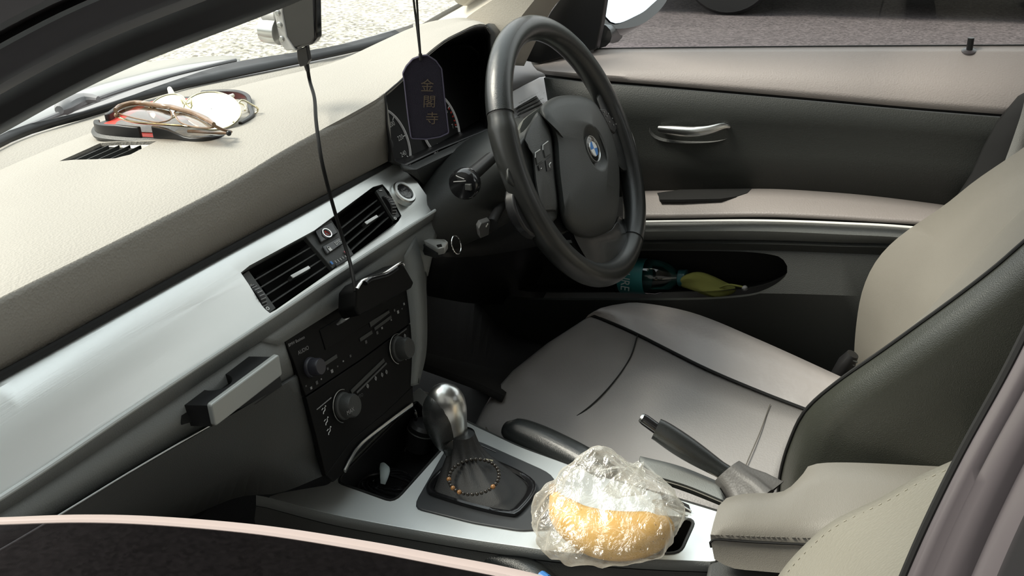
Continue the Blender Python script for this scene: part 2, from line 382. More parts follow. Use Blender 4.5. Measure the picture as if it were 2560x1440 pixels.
# roof, floor, walls of the cabin (unseen mostly, they keep the light out)
rf = M()
rows = []
for j in range(9):
    x = -.60+.15*j
    rows.append([V((x, y, 1.335+.05*math.sin(math.pi*min(1, max(0, (y+1.9)/2.0)))+.02*math.cos((x)*2.4))) for y in [-.12-.10*abs(x)-.2*i for i in range(9)]])
struct('ceiling', rf.grid(rows), MT['head'], solid=.03)
struct('floor', M().box((0, -.5, .26), (.72, 0, 0), (0, 1.35, 0), (0, 0, .02)), MT['carpet'], smooth=False)
struct('wall_front', M().box((0, .56, .52), (.74, 0, 0), (0, .02, 0), (0, 0, .30)), MT['carpet'], smooth=False)
struct('wall_back', M().box((0, -1.8, .75), (.72, 0, 0), (0, .03, 0), (0, 0, .5)), MT['dkgrey'], smooth=False)

# ================================================================== dashboard
db = thing('dashboard', 'full-width car dashboard with pale-lit grained top and brushed silver band', 'dashboard', V((0, .30, .60)))
rb = resample(T([(-500, 640, .93), (-240, 490, .93), (0, 369, .932), (200, 297, .932), (419, 233, .932), (532, 206, .932), (700, 172, .93), (860, 137, .93), (1010, 92, .925), (1120, 60, .92), (1230, 20, .92)], 'z'), 60)
gr = resample(T([(-500, 700, .49), (-240, 540, .49), (0, 425, .487), (218, 336, .487), (400, 275, .475), (588, 218, .46), (760, 176, .425), (850, 150, .40), (960, 100, .37), (1025, 71, .355), (1090, 51, .34), (1160, 48, .32), (1215, 58, .30)], 'y'), 60)
md1 = resample(T([(-500, 880, .33), (-240, 700, .33), (0, 560, .32), (250, 450, .32), (480, 330, .32), (700, 240, .31), (820, 190, .30), (940, 140, .29), (1030, 95, .275), (1110, 65, .265), (1165, 52, .25), (1222, 68, .24)], 'y'), 60)
cr = resample(T([(-500, 985, .18), (-240, 866, .18), (0, 744, .18), (300, 596, .18), (560, 464, .18), (700, 380, .178), (800, 326, .175), (900, 272, .17), (960, 235, .168), (1010, 190, .166), (1060, 140, .166), (1110, 100, .166), (1150, 79, .168), (1187, 62, .17), (1214, 62, .172), (1228, 84, .176)], 'y'), 60)
gr0 = [a.lerp(b, .06)+V((0, 0, -.002)) for a, b in zip(gr, rb)]
topm = M().grid([rb, [a.lerp(b, .5)+V((0, 0, .002)) for a, b in zip(rb, gr)], gr0, gr, [a.lerp(b, .5)+V((0, 0, .0035)) for a, b in zip(gr, md1)], md1, [a.lerp(b, .5)+V((0, 0, .003)) for a, b in zip(md1, cr)], [a.lerp(b, .88)+V((0, 0, .002)) for a, b in zip(md1, cr)], cr])
pad = obj('dash_top_pad', topm, MT['dash'], db, solid=.004, sharp=60)
# defroster grille cut in the top
dgp = [P(148, 403, z=.938), P(290, 405, z=.938), P(330, 398, z=.938), P(395, 370, z=.938), P(250, 360, z=.938)]
cut(pad, M().prism([p+V((0, 0, .05)) for p in dgp], (0, 0, -.1)))
gv = obj('defroster_vent', M().prism([p+V((0, 0, -.02)) for p in dgp], (0, 0, -.01)), MT['pit'], db)
obj('vent_well', M().grid([[p+V((0, 0, -.003)) for p in dgp+[dgp[0]]], [p+V((0, 0, -.03)) for p in dgp+[dgp[0]]]]), MT['pit'], gv, solid=.002, off=1)
for i in range(5):
    a = P(172+27*i, 404, z=.9385); b = P(270+27*i, 361, z=.9385)
    obj('slat', M().box((a+b)/2+V((0, 0, -.010)), (b-a)/2, V((b-a).cross(V((0, 0, 1))).normalized())*.0006, V((0, 0, .009))), MT['dkgrey'], gv)
# dark front face of the pad: from the crease down to the seam above the silver band
cl = [(-500, 985, .18), (-240, 866, .18), (0, 744, .18), (300, 596, .18), (560, 464, .18), (700, 380, .178), (800, 326, .175), (880, 284, .172), (930, 254, .170), (962, 233, .168)]
c1 = resample(T(cl, 'y'), 40)
c3 = resample(T([(-500, 1195, .183), (-240, 1065, .183), (0, 930, .183), (280, 775, .183), (560, 622, .183), (700, 546, .183), (840, 472, .182), (930, 424, .180), (965, 406, .178), (980, 398, .176)], 'y'), 40)
c2 = [a.lerp(b, .45)+V((0, -.003, .0)) for a, b in zip(c1, c3)]
c15 = [a.lerp(b, .12)+V((0, -.0015, .001)) for a, b in zip(c1, c3)]
obj('dash_front_face', M().grid([c1, c15, c2, c3]), MT['dash'], db, solid=.003, sharp=70)
sm = M().tube(resample(T([(-500, 1205), (0, 940), (280, 785), (560, 631), (840, 481), (985, 402)], y=.181), 30), .0035, 8)
obj('seam', sm, MT['pit'], db)

# silver band
SL = [[(-500, 1215), (-240, 1078), (0, 950), (280, 795), (560, 640), (760, 532), (900, 452), (985, 406)],
      [(-500, 1235), (-240, 1100), (0, 968), (285, 815), (568, 655), (765, 548), (905, 468), (1000, 415)],
      [(-500, 1330), (-240, 1200), (0, 1060), (300, 880), (600, 722), (790, 605), (935, 515), (1043, 455)],
      [(-500, 1440), (-240, 1310), (0, 1165), (320, 960), (635, 775), (830, 650), (980, 560), (1072, 496)],
      [(-500, 1530), (-240, 1390), (0, 1238), (330, 1020), (660, 800), (880, 655), (1000, 580), (1087, 520)]]
yy = [.181, .174, .156, .142, .132]
rows = [resample(T(r, y=y), 48) for r, y in zip(SL, yy)]
# surface plane of the central air outlets
VP = Plane.of(P(595, 690, y=.171), P(945, 462, y=.171), P(670, 785, y=.136))
band = obj('silver_band', M().grid(rows), MT['silver'], db, solid=.012, sharp=60)
vo = [VP.at(*p) for p in ((592, 694), (614, 676), (780, 583), (930, 470), (955, 462), (972, 480), (1003, 540), (996, 553), (850, 662), (688, 777), (672, 786), (660, 776))]
cut(band, M().prism([p+VP.n*.03 for p in vo], -VP.n*.075))
# central outlets
av = obj('vent_recess', M().prism([p-VP.n*.045 for p in vo], -VP.n*.004), MT['pit'], db)
wallv = M().grid([[p+VP.n*.0005 for p in vo]+[vo[0]+VP.n*.0005], [p-VP.n*.045 for p in vo]+[vo[0]-VP.n*.045]])
obj('vent_surround', wallv, MT['black'], db)
def outlet(tl, tr, br, bl, tab, wheel, parent):
    o = obj('air_vent', M().prism([VP.at(*p, -.040) for p in (tl, tr, br, bl)], -VP.n*.002), MT['pit'], parent)
    q = [VP.at(*p) for p in (tl, tr, br, bl)]
    for i in range(4):
        t = (i+.9)/4.9; a = q[0].lerp(q[3], t); b = q[1].lerp(q[2], t); dn = (q[3]-q[0]).normalized()
        sl = M().box((a+b)/2-VP.n*.013, (b-a)/2, VP.n*.008+dn*.002, (dn-VP.n*.3)*.0008)
        obj('slat', sl, MT['dkgrey'], o, bevel=.0003)
    a, b = VP.at(*tab[0], -.001), VP.at(*tab[1], -.001)
    obj('vane_tab', M().box((a+b)/2, (b-a)/2, VP.n*.004, VP.n.cross(b-a).normalized()*.0022), MT['satin'], o, bevel=.0008)
    return o
o1 = outlet((628, 672), (775, 590), (832, 672), (690, 770), ((725, 697), (770, 672)), None, db)
o2 = outlet((838, 553), (938, 478), (985, 548), (885, 640), ((910, 563), (940, 544)), None, db)
def thumb(quad, a, b, mark, par):
    pl = obj('vent_end_plate', M().prism([VP.at(*p, -.001) for p in quad], -VP.n*.004), MT['dkgrey'], par, bevel=.0006)
    p, q = VP.at(*a), VP.at(*b); ax = (q-p); sd = ax.cross(VP.n).normalized()
    c = (p+q)/2-VP.n*.010
    wm = M().lathe(c, sd, [(.0155, -.004), (.0165, -.003), (.0165, .003), (.0155, .004)], 36)
    whl = obj('thumbwheel', wm, MT['black'], pl)
    for k in range(9):
        t = -1.0+.25*k
        dv = VP.n*math.cos(t*.9)+ax.normalized()*math.sin(t*.9)
        obj('rib', M().box(c+dv*.0168, sd*.0032, dv*.0005, dv.cross(sd)*.0005), MT['satin'] if k == 0 else MT['dimw'], pl)
    m0 = VP.at(*mark[0], .0002); m1 = VP.at(*mark[1], .0002)
    obj('open_mark', M().box(m0, sd*.0022, ax.normalized()*.0005, VP.n*.0002), MT['white'], pl)
    rg = M().lathe(m1, VP.n, [(.0012, 0), (.0020, 0), (.0020, .0003), (.0012, .0003)], 16, hollow=True)
    obj('closed_mark', rg, MT['white'], pl)
thumb([(597, 692), (622, 676), (690, 770), (672, 784)], (624, 716), (660, 762), ((607, 699), (669, 771)), db)
thumb([(940, 476), (957, 466), (1001, 540), (986, 550)], (960, 490), (986, 535), ((952, 476), (988, 546)), db)
# switch block between the outlets
sbq = [VP.at(*p, -.001) for p in ((762, 590), (828, 548), (885, 636), (832, 672))]
sb = obj('switch_block', M().prism(sbq, -VP.n*.006), MT['dkgrey'], db, bevel=.0008)
def vbox(pts, d, name, mt, par, bev=.001):
    return obj(name, M().prism([VP.at(*p) for p in pts], VP.n*d), mt, par, bevel=bev)
vbox(((785, 580), (826, 558), (842, 586), (800, 610)), .003, 'hazard_button', MT['gloss'], sb)
hr = M().lathe(VP.at(817, 583, .004), VP.n, [(.0050, 0), (.0062, 0), (.0062, .001), (.0050, .001)], 24, hollow=True); obj('hazard_ring', hr, MT['chrome'], sb)
vr = (VP.at(1000, 470)-VP.at(620, 680)).normalized(); vu = VP.n.cross(vr)
hc = VP.at(817, 583, .0032); obj('hazard_triangle', M().tube([hc+vu*.0034, hc-vu*.002-vr*.0032, hc-vu*.002+vr*.0032, hc+vu*.0034], .0005, 6), MT['red'], sb)
vbox(((804, 618), (846, 594), (856, 612), (816, 638)), .002, 'lock_button', MT['gloss'], sb)
vr = (VP.at(1000, 470)-VP.at(620, 680)).normalized(); vu = VP.n.cross(vr)
lc = VP.at(824, 622, .0025)
obj('lock_symbol', M().box(lc-vu*.001, vr*.0022, vu*.0018, VP.n*.0003).tube([lc+vr*(.0016*math.cos(t))+vu*(.0008+.0025*math.sin(t)) for t in [i*math.pi/8 for i in range(9)]], .0004, 6), MT['white'], sb)
text('DTC', VP.at(845, 606, .0023), vr, vu, .0052, MT['white'], 'dtc_lettering', sb)
for k in range(6):
    c = VP.at(840+6*k, 655-3.6*k, .0006); obj('scale_line', M().box(c, vr*.0003, vu*(.002-.0002*k), VP.n*.0002), MT['white'], sb)
obj('warm_mark', M().box(VP.at(864, 631, .0006), vr*.0014, vu*.0022, VP.n*.0003), mat('pink_mark', (.6, .18, .2)), sb)
obj('cold_mark', M().box(VP.at(829, 657, .0006), vr*.0014, vu*.002, VP.n*.0003), MT['blue'], sb)
vbox(((836, 662), (866, 645), (870, 652), (840, 669)), .002, 'temperature_wheel', MT['black'], sb)
# start button
SB = VP.at(1008, 484, .001)
bt = obj('start_button', M().lathe(SB, VP.n, [(.0165, -.004), (.0165, .003), (.015, .005), (.0118, .005), (.0108, .002)], 40), MT['satin'], db)
obj('button_face', M().lathe(SB, VP.n, [(.0109, 0), (.0109, .003), (.0095, .0042), (.001, .0045)], 36), MT['gloss'], bt)
for s, dz in (('START', .0032), ('STOP', -.0008), ('ENGINE', -.0046)): text(s, SB+VP.n*.0048+vu*dz, vr, vu, .0036, MT['dimw'], 'lettering', bt)

# rail under the silver band, grey fascia with the cup holder, glovebox
def strip(name, rws, mt, n=40, **k): return obj(name, M().grid([resample(T(r, 'y'), n) for r in rws]), mt, db, **k)
strip('fascia_rail', [[(-500, 1532, .132), (0, 1240, .132), (330, 1022, .132), (660, 802, .132), (880, 657, .132), (1088, 522, .132)],
                      [(-500, 1545, .126), (0, 1250, .126), (330, 1030, .126), (662, 812, .126), (884, 664, .126), (1090, 530, .126)],
                      [(-500, 1575, .128), (0, 1284, .128), (335, 1066, .128), (668, 842, .128), (888, 685, .128), (1088, 545, .128)]], MT['grey'], solid=.006)
obj('rail_highlight', M().tube(resample(T([(-500, 1538), (0, 1245), (330, 1025), (660, 806), (880, 660), (1088, 526)], y=.127), 40), .0022, 8), mat('rail_highlight', (.55, .57, .56), .4), db)  # bright tube painted in as the lit highlight along the rail
obj('lid_highlight', M().tube(resample(T([(-500, 1646), (0, 1375), (335, 1174), (560, 1044)], y=.119), 30), .0009, 8), MT['satin'], db)  # thin bright line added as a highlight on the glovebox edge
fas = strip('fascia', [[(-500, 1575, .130), (0, 1284, .130), (335, 1066, .130), (600, 888, .130), (709, 826, .130)],
                 [(-500, 1640, .128), (0, 1370, .128), (335, 1170, .128), (560, 1040, .126), (748, 930, .124)]], MT['grey'], solid=.006)
# glovebox lid: edge with painted highlight, grained bevel, dark face turning under
gb = strip('glovebox_lid', [[(-500, 1641, .126), (0, 1371, .126), (335, 1171, .126), (560, 1041, .124), (748, 931, .122)],
                  [(-500, 1650, .120), (0, 1378, .120), (335, 1178, .120), (560, 1048, .119), (750, 938, .120)],
                  [(-500, 1720, .125), (0, 1450, .125), (340, 1250, .125), (560, 1112, .122), (768, 985, .118)],
                  [(-500, 1860, .16), (0, 1560, .16), (300, 1335, .15), (560, 1190, .13), (798, 1080, .108)],
                  [(-500, 1980, .24), (0, 1700, .24), (250, 1420, .20), (560, 1255, .15), (700, 1232, .115), (812, 1188, .10)]], MT['dkgrey'], solid=.006, sharp=50)
# console cheek beside the radio (driver side) and the part above it
strip('stack_cheek', [[(1040, 590, .128), (1062, 680, .118), (1068, 780, .108), (1066, 880, .10), (1048, 960, .095)],
                      [(1012, 640, .126), (1030, 720, .115), (1040, 800, .106), (1040, 880, .10), (1030, 965, .095)]], MT['grey'], solid=.02)
strip('key_surround', [[(640, 850, .130), (880, 686, .130), (1088, 546, .130), (1092, 590, .128)],
                      [(700, 862, .126), (900, 735, .126), (1035, 640, .126), (1070, 690, .118)]], MT['grey'], solid=.008)
chk = M().grid([[P(1088, 546, y=.132), P(1070, 640, y=.125), P(1064, 760, y=.11), P(1062, 880, y=.10), P(1048, 960, y=.095)],
                [P(1088, 546, y=.132)+V((.03, .12, 0)), P(1070, 640, y=.125)+V((.02, .12, 0)), P(1064, 760, y=.11)+V((.01, .14, 0)), P(1062, 880, y=.10)+V((.01, .16, 0)), P(1048, 960, y=.095)+V((.01, .18, 0))]])
obj('stack_side', chk, MT['dkgrey'], db, solid=.004)
# bulk behind everything and knee panel on the driver's side
kn = M().grid([resample(T(r, 'y'), 20) for r in ([(1085, 560, .16), (1200, 560, .16), (1400, 500, .17), (1620, 400, .19)],
        [(1085, 640, .16), (1200, 640, .15), (1400, 600, .16), (1620, 520, .19)], [(1070, 740, .20), (1200, 760, .22), (1400, 760, .24), (1620, 760, .28)])])
obj('knee_panel', kn, MT['black'], db, solid=.01)
bk = M().box((0, .39, .74), (.68, 0, 0), (0, .10, 0), (0, 0, .12)); obj('dash_core', bk, MT['pit'], db, smooth=False)

# cup holder pushed out of the fascia
FP = Plane.of(P(452, 1045, y=.129), P(700, 895, y=.127), P(452, 1090, y=.125))
ch = obj('cup_holder_slot', M().prism([FP.at(*p, .001) for p in ((452, 1020), (600, 930), (648, 905), (668, 880), (690, 890), (705, 965), (640, 1010), (455, 1062))], -FP.n*.001), MT['pit'], db)
drw = [P(*p) if 0 else None for p in ()]
zt = P(455, 1022, y=.127).z
fx0 = P(520, 1014, z=zt); fx1 = P(684, 892, z=zt)
bx0 = P(455, 1022, y=.127); bx1 = bx0+(fx1-fx0)
dz = V((0, 0, -.022))
tray = M().prism([bx0+V((0, .02, 0)), bx1+V((0, .02, 0)), fx1, fx0], dz)
cut(obj('cup_holder_tray', tray, MT['black'], db, bevel=0), M().lathe((bx0+bx1+fx0+fx1)/4+V((-.005, .012, 0)), (0, 0, 1), [(.015, -.010), (.015, .03)], 32))
fn = (fx1-fx0).cross(V((0, 0, 1))).normalized(); fn = -fn if fn.dot(CAM-fx0) < 0 else fn
fcen = (fx0+fx1)/2+dz*.38; obj('cup_holder_front', M().prism(rrect(fcen, (fx1-fx0)*.52, V((0, 0, .0115)), .25), fn*.006), mat('silver_plastic', (.42, .44, .43), .38, metal=.3), db, bevel=.0015)

# ------------------------------------------------------------------ radio and climate panel
AP = Plane.of(P(712, 850, y=.128), P(1020, 672, y=.128), P(812, 1188, y=.092))
ar = (AP.at(1020, 800)-AP.at(760, 960)).normalized(); au = AP.n.cross(ar)
if au.z < 0: au = -au
def panel(name, pts, mt, par=None, d=.006, w=0, bev=.0008): return obj(name, M().prism([AP.at(*p, w) for p in pts], -AP.n*d), mt, par, bevel=bev)
def line_(a, b, mt, par, name, th=.0006, w=.0008): 
    p, q = AP.at(*a, w), AP.at(*b, w); return obj(name, M().box((p+q)/2, (q-p)/2, AP.n*.0004, AP.n.cross(q-p).normalized()*th), mt, par)
st = thing('car_radio', 'black car radio with a small volume knob in the centre stack', 'radio', AP.at(860, 860))
panel('front_plate', ((710, 848), (722, 838), (880, 745), (1024, 655), (1034, 740), (1036, 800), (900, 900), (765, 990), (735, 905)), MT['panel'], st)
panel('display', ((800, 825), (990, 712), (1000, 760), (815, 875)), MT['panel'], st, .0012, .0012)
text('BMW Business', AP.at(741, 853, .0006), ar, au, .0046, MT['dimw'], 'lettering', st)
text('AUDIO', AP.at(758, 876, .0006), ar, au, .0060, MT['dimw'], 'lettering', st)
def knob(c, r, h, mt, par, name='knob', ring=None):
    k = obj(name, M().lathe(c, AP.n, [(r*1.15, 0), (r*1.12, h*.15), (r, h*.25), (r*.96, h*.85), (r*.85, h), (r*.1, h)], 36), mt, par)
    if ring: obj('ring', M().lathe(c, AP.n, [(r*1.25, 0), (r*1.4, 0), (r*1.4, .0015), (r*1.25, .0015)], 40, hollow=True), ring, k)
    return k
knob(AP.at(776, 918), .0095, .014, mat('knob_plastic', (.035, .035, .045), .35), st, 'volume_knob')
line_((925, 812), (972, 776), MT['dkgrey'], st, 'button_row', .003); line_((936, 823), (978, 792), MT['dkgrey'], st, 'button_row', .0018)
line_((806, 914), (842, 890), MT['dkgrey'], st, 'button_row', .002); line_((900, 850), (930, 830), MT['dkgrey'], st, 'button_row', .002)
for i, p in enumerate(((765, 965), (778, 970), (792, 957), (803, 948), (819, 922), (830, 928), (844, 916), (955, 820), (943, 832), (978, 800), (986, 776), (995, 780), (1005, 772), (1010, 760), (915, 855), (858, 903), (876, 890))):
    obj('symbol', M().box(AP.at(*p, .0005), ar*(.0010+.0004*(i % 3)), au*(.0008+.0005*((i*7) % 3)), AP.n*.0003), MT['dimw'] if i % 2 else MT['vdim'], st)
cc = thing('climate_control', 'black climate control panel with two round dials below the radio', 'control panel', AP.at(900, 1010))
panel('front_plate', ((766, 993), (902, 902), (1036, 803), (1040, 880), (1032, 965), (960, 1035), (880, 1100), (815, 1188), (790, 1085)), MT['panel'], cc)
for c, mk in (((858, 1015), 1), ((996, 872), 0)):
    dd = knob(AP.at(*c), .0135, .016, MT['dkgrey'], cc, 'dial')
    C0 = AP.at(*c, .002); arc = [C0+(ar*math.cos(t)+au*math.sin(t))*.018 for t in [math.radians(60+11*i) for i in range(18)]]
    obj('dial_ring', M().tube(arc, .0005, 6), MT['satin'], dd)
text('MAX', AP.at(876, 1028, .017), ar, au, .0065, MT['dimw'], 'lettering', cc)
text('AUTO', AP.at(898, 992, .001), ar, au, .0055, MT['vdim'], 'lettering', cc)
line_((792, 1024), (828, 994), MT['dimw'], cc, 'groove_line', .0004); line_((985, 845), (1016, 822), MT['vdim'], cc, 'groove_line', .0006)
line_((878, 980), (960, 900), MT['dkgrey'], cc, 'button_row', .0022); line_((892, 982), (966, 908), MT['vdim'], cc, 'button_row', .0010)
def fan(c, par):   # little airflow pictogram: seat figure and arrow
    c = AP.at(*c, .0008)
    obj('airflow_symbol', M().tube([c+ar*.002+au*.003, c+ar*.0012, c-ar*.002-au*.001, c-ar*.003-au*.003], .0005, 5).ball(c+ar*.0035+au*.0035, .0008, 6, 4).tube([c-ar*.004+au*.002, c-ar*.001+au*.003], .0004, 5), MT['white'], par)
for p in ((811, 1026), (817, 1054), (824, 1078)): fan(p, cc)
for p in ((1012, 840), (1020, 866), (1014, 895), (919, 965), (939, 946), (955, 937), (966, 930)):
    c = AP.at(*p, .0008); obj('symbol', M().lathe(c, AP.n, [(.0014, 0), (.0022, 0), (.0022, .0003), (.0014, .0003)], 10, hollow=True).box(c, ar*.0004, au*.0028, AP.n*.0002), MT['dimw'], cc)
obj('lower_chrome_lip', M().tube(resample([AP.at(*p, .002) for p in ((862, 1178), (895, 1120), (960, 1065), (1030, 1012))], 12), (.0016, .003)), MT['satin'], cc)
panel('lower_panel', ((815, 1188), (880, 1100), (960, 1035), (1032, 965), (1034, 1008), (960, 1070), (895, 1128), (858, 1185), (835, 1205)), MT['panel'], cc)

# ------------------------------------------------------------------ instrument binnacle
CP = Plane(P(1012, 330, y=.232), (0, -.94, .34))
ic = thing('instrument_cluster', 'black instrument cluster with two round gauges under the dash hood', 'instrument cluster', CP.at(1100, 300))
rec = [(955, 240), (1010, 190), (1060, 142), (1110, 103), (1152, 82), (1190, 66), (1212, 68), (1224, 90), (1226, 180), (1222, 325), (1010, 420), (985, 405), (960, 300)]
front = T([(962, 233, .167), (1012, 190, .166), (1060, 141, .166), (1110, 101, .166), (1152, 80, .168), (1188, 64, .17), (1213, 64, .172), (1227, 86, .176), (1228, 200, .178), (1222, 326, .175), (1100, 375, .16), (1012, 418, .155), (984, 404, .16), (966, 310, .168)], 'y')
back = [CP.at(*p, .0) for p in ((930, 240), (975, 170), (1020, 150), (1070, 130), (1110, 115), (1150, 110), (1180, 112), (1200, 130), (1205, 200), (1200, 300), (1100, 360), (1010, 400), (930, 400), (925, 320))]
rows = [front+[front[0]], [a.lerp(b, .5) for a, b in zip(front+[front[0]], back+[back[0]])], back+[back[0]]]
obj('hood_lining', M().grid(rows), MT['black'], ic, solid=.002, sharp=60)
obj('face', M().prism([p-CP.n*.002 for p in back], -CP.n*.003), MT['pit'], ic)
def gauge(ctr, R0, labels, a0, a1, redz=None):
    u = V((1, 0, 0)); v = CP.n.cross(u); v = -v if v.z < 0 else v
    gob = obj('gauge', M().lathe(ctr, CP.n, [(R0*.97, -.001), (R0*.97, .0005), (.001, .0005)], 48), MT['pit'], ic)
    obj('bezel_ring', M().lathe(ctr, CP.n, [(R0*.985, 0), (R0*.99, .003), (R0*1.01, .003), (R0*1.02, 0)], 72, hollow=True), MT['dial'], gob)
    n = len(labels)
    for i, s in enumerate(labels):
        t = math.radians(a0+(a1-a0)*i/(n-1)); d = u*math.cos(t)+v*math.sin(t)
        text(s, ctr+d*R0*.70, u, v, .0095, MT['white'], 'numeral', gob, .0012)
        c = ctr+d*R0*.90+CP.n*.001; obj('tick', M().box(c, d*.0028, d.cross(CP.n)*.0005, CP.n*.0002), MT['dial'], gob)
    if redz:
        for i in range(5):
            t = math.radians(redz[0]+(redz[1]-redz[0])*i/4); d = u*math.cos(t)+v*math.sin(t); c = ctr+d*R0*.88+CP.n*.001
            obj('red_zone', M().box(c, d*.0022, d.cross(CP.n)*.0012, CP.n*.0002), MT['red'], gob)
    hub = M().lathe(ctr, CP.n, [(.008, .001), (.0075, .006), (.001, .007)], 24); obj('needle_hub', hub, MT['black'], gob)
g1 = CP.at(1012, 335)-V((.050, 0, 0)); gauge(g1, .050, ['20', '60', '100', '140', '180', '200', '220', '240'], 225, -40)
g2 = CP.at(1136, 290)-V((.050, 0, 0)); gauge(g2, .050, ['1', '2', '3', '4', '5', '6', '7'], 225, -20, (18, -16))
lg = M().grid([resample(T([(1003, 410, .155), (1012, 418, .155), (1100, 378, .158), (1215, 326, .165), (1300, 290, .17)], 'y'), 16), resample(T([(1012, 425, .150), (1030, 428, .145), (1100, 396, .15), (1215, 344, .155), (1300, 308, .16)], 'y'), 16), resample(T([(1040, 445, .155), (1060, 462, .155), (1120, 420, .16), (1220, 380, .17), (1300, 340, .17)], 'y'), 16)])
obj('lower_shelf', lg, MT['dkgrey'], db, solid=.003)
# hood right cheek and the driver-side end of the dash
ed = M().grid([T([(1214, 62, .172), (1228, 84, .176), (1229, 200, .178), (1224, 330, .175)], 'y'), T([(1222, 58, .19), (1240, 84, .21), (1245, 200, .21), (1240, 330, .2)], 'y'), T([(1240, 60, .27), (1262, 84, .27), (1270, 190, .25), (1262, 300, .22)], 'y')])
obj('hood_cheek', ed, MT['dkgrey'], db, solid=.004)
ds = M().grid([resample(T(r, 'y'), 12) for r in ([(1255, 130, .36), (1330, 122, .34), (1370, 160, .30)], [(1262, 180, .27), (1310, 165, .26), (1362, 182, .24)], [(1262, 232, .205), (1310, 208, .205), (1364, 184, .205)])])
obj('dash_end_pad', ds, mat('dash_end', (.13, .125, .125), .55), db, solid=.004)
DV = Plane.of(P(1270, 250, y=.2), P(1365, 192, y=.2), P(1275, 295, y=.182))
dvf = [DV.at(*p) for p in soft([V((a, b, 0)) for a, b in ((1262, 240), (1362, 190), (1382, 200), (1398, 240), (1262, 322))], .12) and ((1255, 238), (1350, 192), (1368, 190), (1378, 196), (1397, 238), (1330, 285), (1255, 325))]
dvo = obj('side_silver_trim', M().prism(dvf, -DV.n*.02), mat('side_silver', (.86, .85, .86), .4, metal=.25), db, bevel=.002)
cut(dvo, M().prism([DV.at(*p, .02) for p in ((1294, 258), (1360, 220), (1382, 250), (1300, 290))], -DV.n*.035))
sv = obj('side_vent', M().prism([DV.at(*p, -.016) for p in ((1290, 255), (1364, 215), (1386, 252), (1296, 296))], -DV.n*.002), MT['pit'], db)
for i in range(4):
    a = DV.at(1293+1.6*i, 262+8*i, -.004); b = DV.at(1345+5*i, 233+8*i, -.004); obj('slat', M().box((a+b)/2, (b-a)/2, DV.n*.004, (b-a).cross(DV.n).normalized()*.0007), MT['dkgrey'], sv)
obj('side_vent_wheel', M().prism([DV.at(*p, -.001) for p in ((1350, 227), (1361, 221), (1381, 249), (1370, 258))], -DV.n*.004), MT['dkgrey'], db)
obj('side_vent_mark', M().box(DV.at(1360, 232, .0002), DV.n*.0002, V((.002, 0, 0)), V((0, 0, .0005))), MT['white'], db)

# ================================================================== steering wheel
TH = .405; WC = V((.37, 0, .8436)); WU = V((1, 0, 0)); WV = V((0, math.sin(TH), math.cos(TH))); WN = V((0, -math.cos(TH), math.sin(TH)))
WP = Plane(WC, WN)
sw = thing('steering_wheel', 'black leather steering wheel with round blue and white emblem', 'steering wheel', WC)
def rim(a0, a1, n, name, mt, r=.0168, R0=.1712):
    pts = []
    rows = []
    for i in range(n+1):
        t = math.radians(a0+(a1-a0)*i/n); d = WU*math.cos(t)+WV*math.sin(t)
        g = 1+.10*math.exp(-((math.degrees(t)-150) % 360-0)**2/300)
        rows.append([WC+d*(R0+math.cos(q)*r*g)+WN*(math.sin(q)*r*1.02*g) for q in [2*math.pi*j/20 for j in range(20)]])
    return obj(name, M().grid(rows, cyc_u=True, caps=True), mt, sw)
rim(-68.5, 146.5, 90, 'rim_grip', MT['wheel'])
rim(147.5, 290.5, 60, 'rim_lower', mat('wheel_leather_smooth', (.022, .023, .022), .35, coat=.1), .0162)
for a in (147, 291):
    rim(a-.6, a+.6, 2, 'seam_ring', MT['pit'], .0160)
CV = [(1350, 283), (1356, 262), (1386, 243), (1420, 238), (1455, 241), (1482, 252), (1502, 277), (1521, 312), (1536, 352), (1546, 400), (1549, 460), (1545, 530), (1530, 570), (1500, 590), (1465, 596), (1428, 582), (1404, 552), (1394, 490), (1386, 420), (1382, 350), (1372, 312)]
ctr = (1470, 400)
def ringpx(s, w): return [WP.at(x+(ctr[0]-x)*s, y+(ctr[1]-y)*s, w) for x, y in CV]
def sm(pts, n=64): return resample(pts, n, closed=True)
rows = [sm(ringpx(.03, -.022)), sm(ringpx(0, -.006)), sm(ringpx(.0, .002)), sm(ringpx(.05, .010)), sm(ringpx(.16, .0165)), sm(ringpx(.38, .0205))]
EM = WP.at(1478, 374, .014)
for r_, w_ in ((.034, .0215), (.0305, .0208), (.026, .0155), (.020, .0125), (.002, .012)):
    rows.append([EM+WN*(w_-.014)+(WU*math.cos(math.radians(136-360*j/64))+WV*math.sin(math.radians(136-360*j/64)))*r_ for j in range(64)])
obj('airbag_cover', M().grid(rows, cyc_u=True, caps=True), MT['bag'], sw, sharp=75)
# recess ring + emblem
def disc(c, prof, n=48, **k): return M().lathe(c, WN, prof, n, ref=WV, **k)
emb = obj('emblem', disc(EM, [(.0182, 0), (.0182, .0028), (.0172, .0034), (.001, .0036)]), MT['gloss'], sw)
obj('chrome_ring', disc(EM, [(.0172, .0030), (.0177, .0042), (.0184, .0042), (.0188, .003), (.0188, 0)], hollow=True), MT['satin'], emb)
obj('inner_ring', disc(EM, [(.0100, .0034), (.0104, .0044), (.0109, .0034)], hollow=True), MT['satin'], emb)
for k in range(4):
    pts = [EM+WN*.0040]+[EM+WN*.0040+(WU*math.cos(t)+WV*math.sin(t))*.0102 for t in [math.radians(90*k-8+90*i/10) for i in range(11)]]
    obj('quadrant', M().prism(pts, WN*.0006), MT['white'] if k in (0, 2) else MT['blue'], emb)
for s, a in (('B', 132), ('M', 82), ('W', 32)):
    t = math.radians(a); d = WU*math.cos(t)+WV*math.sin(t)
    text(s, EM+d*.0139+WN*.0042, WU*math.sin(t)-WV*math.cos(t), d, .0064, MT['satin'], 'letter', emb)
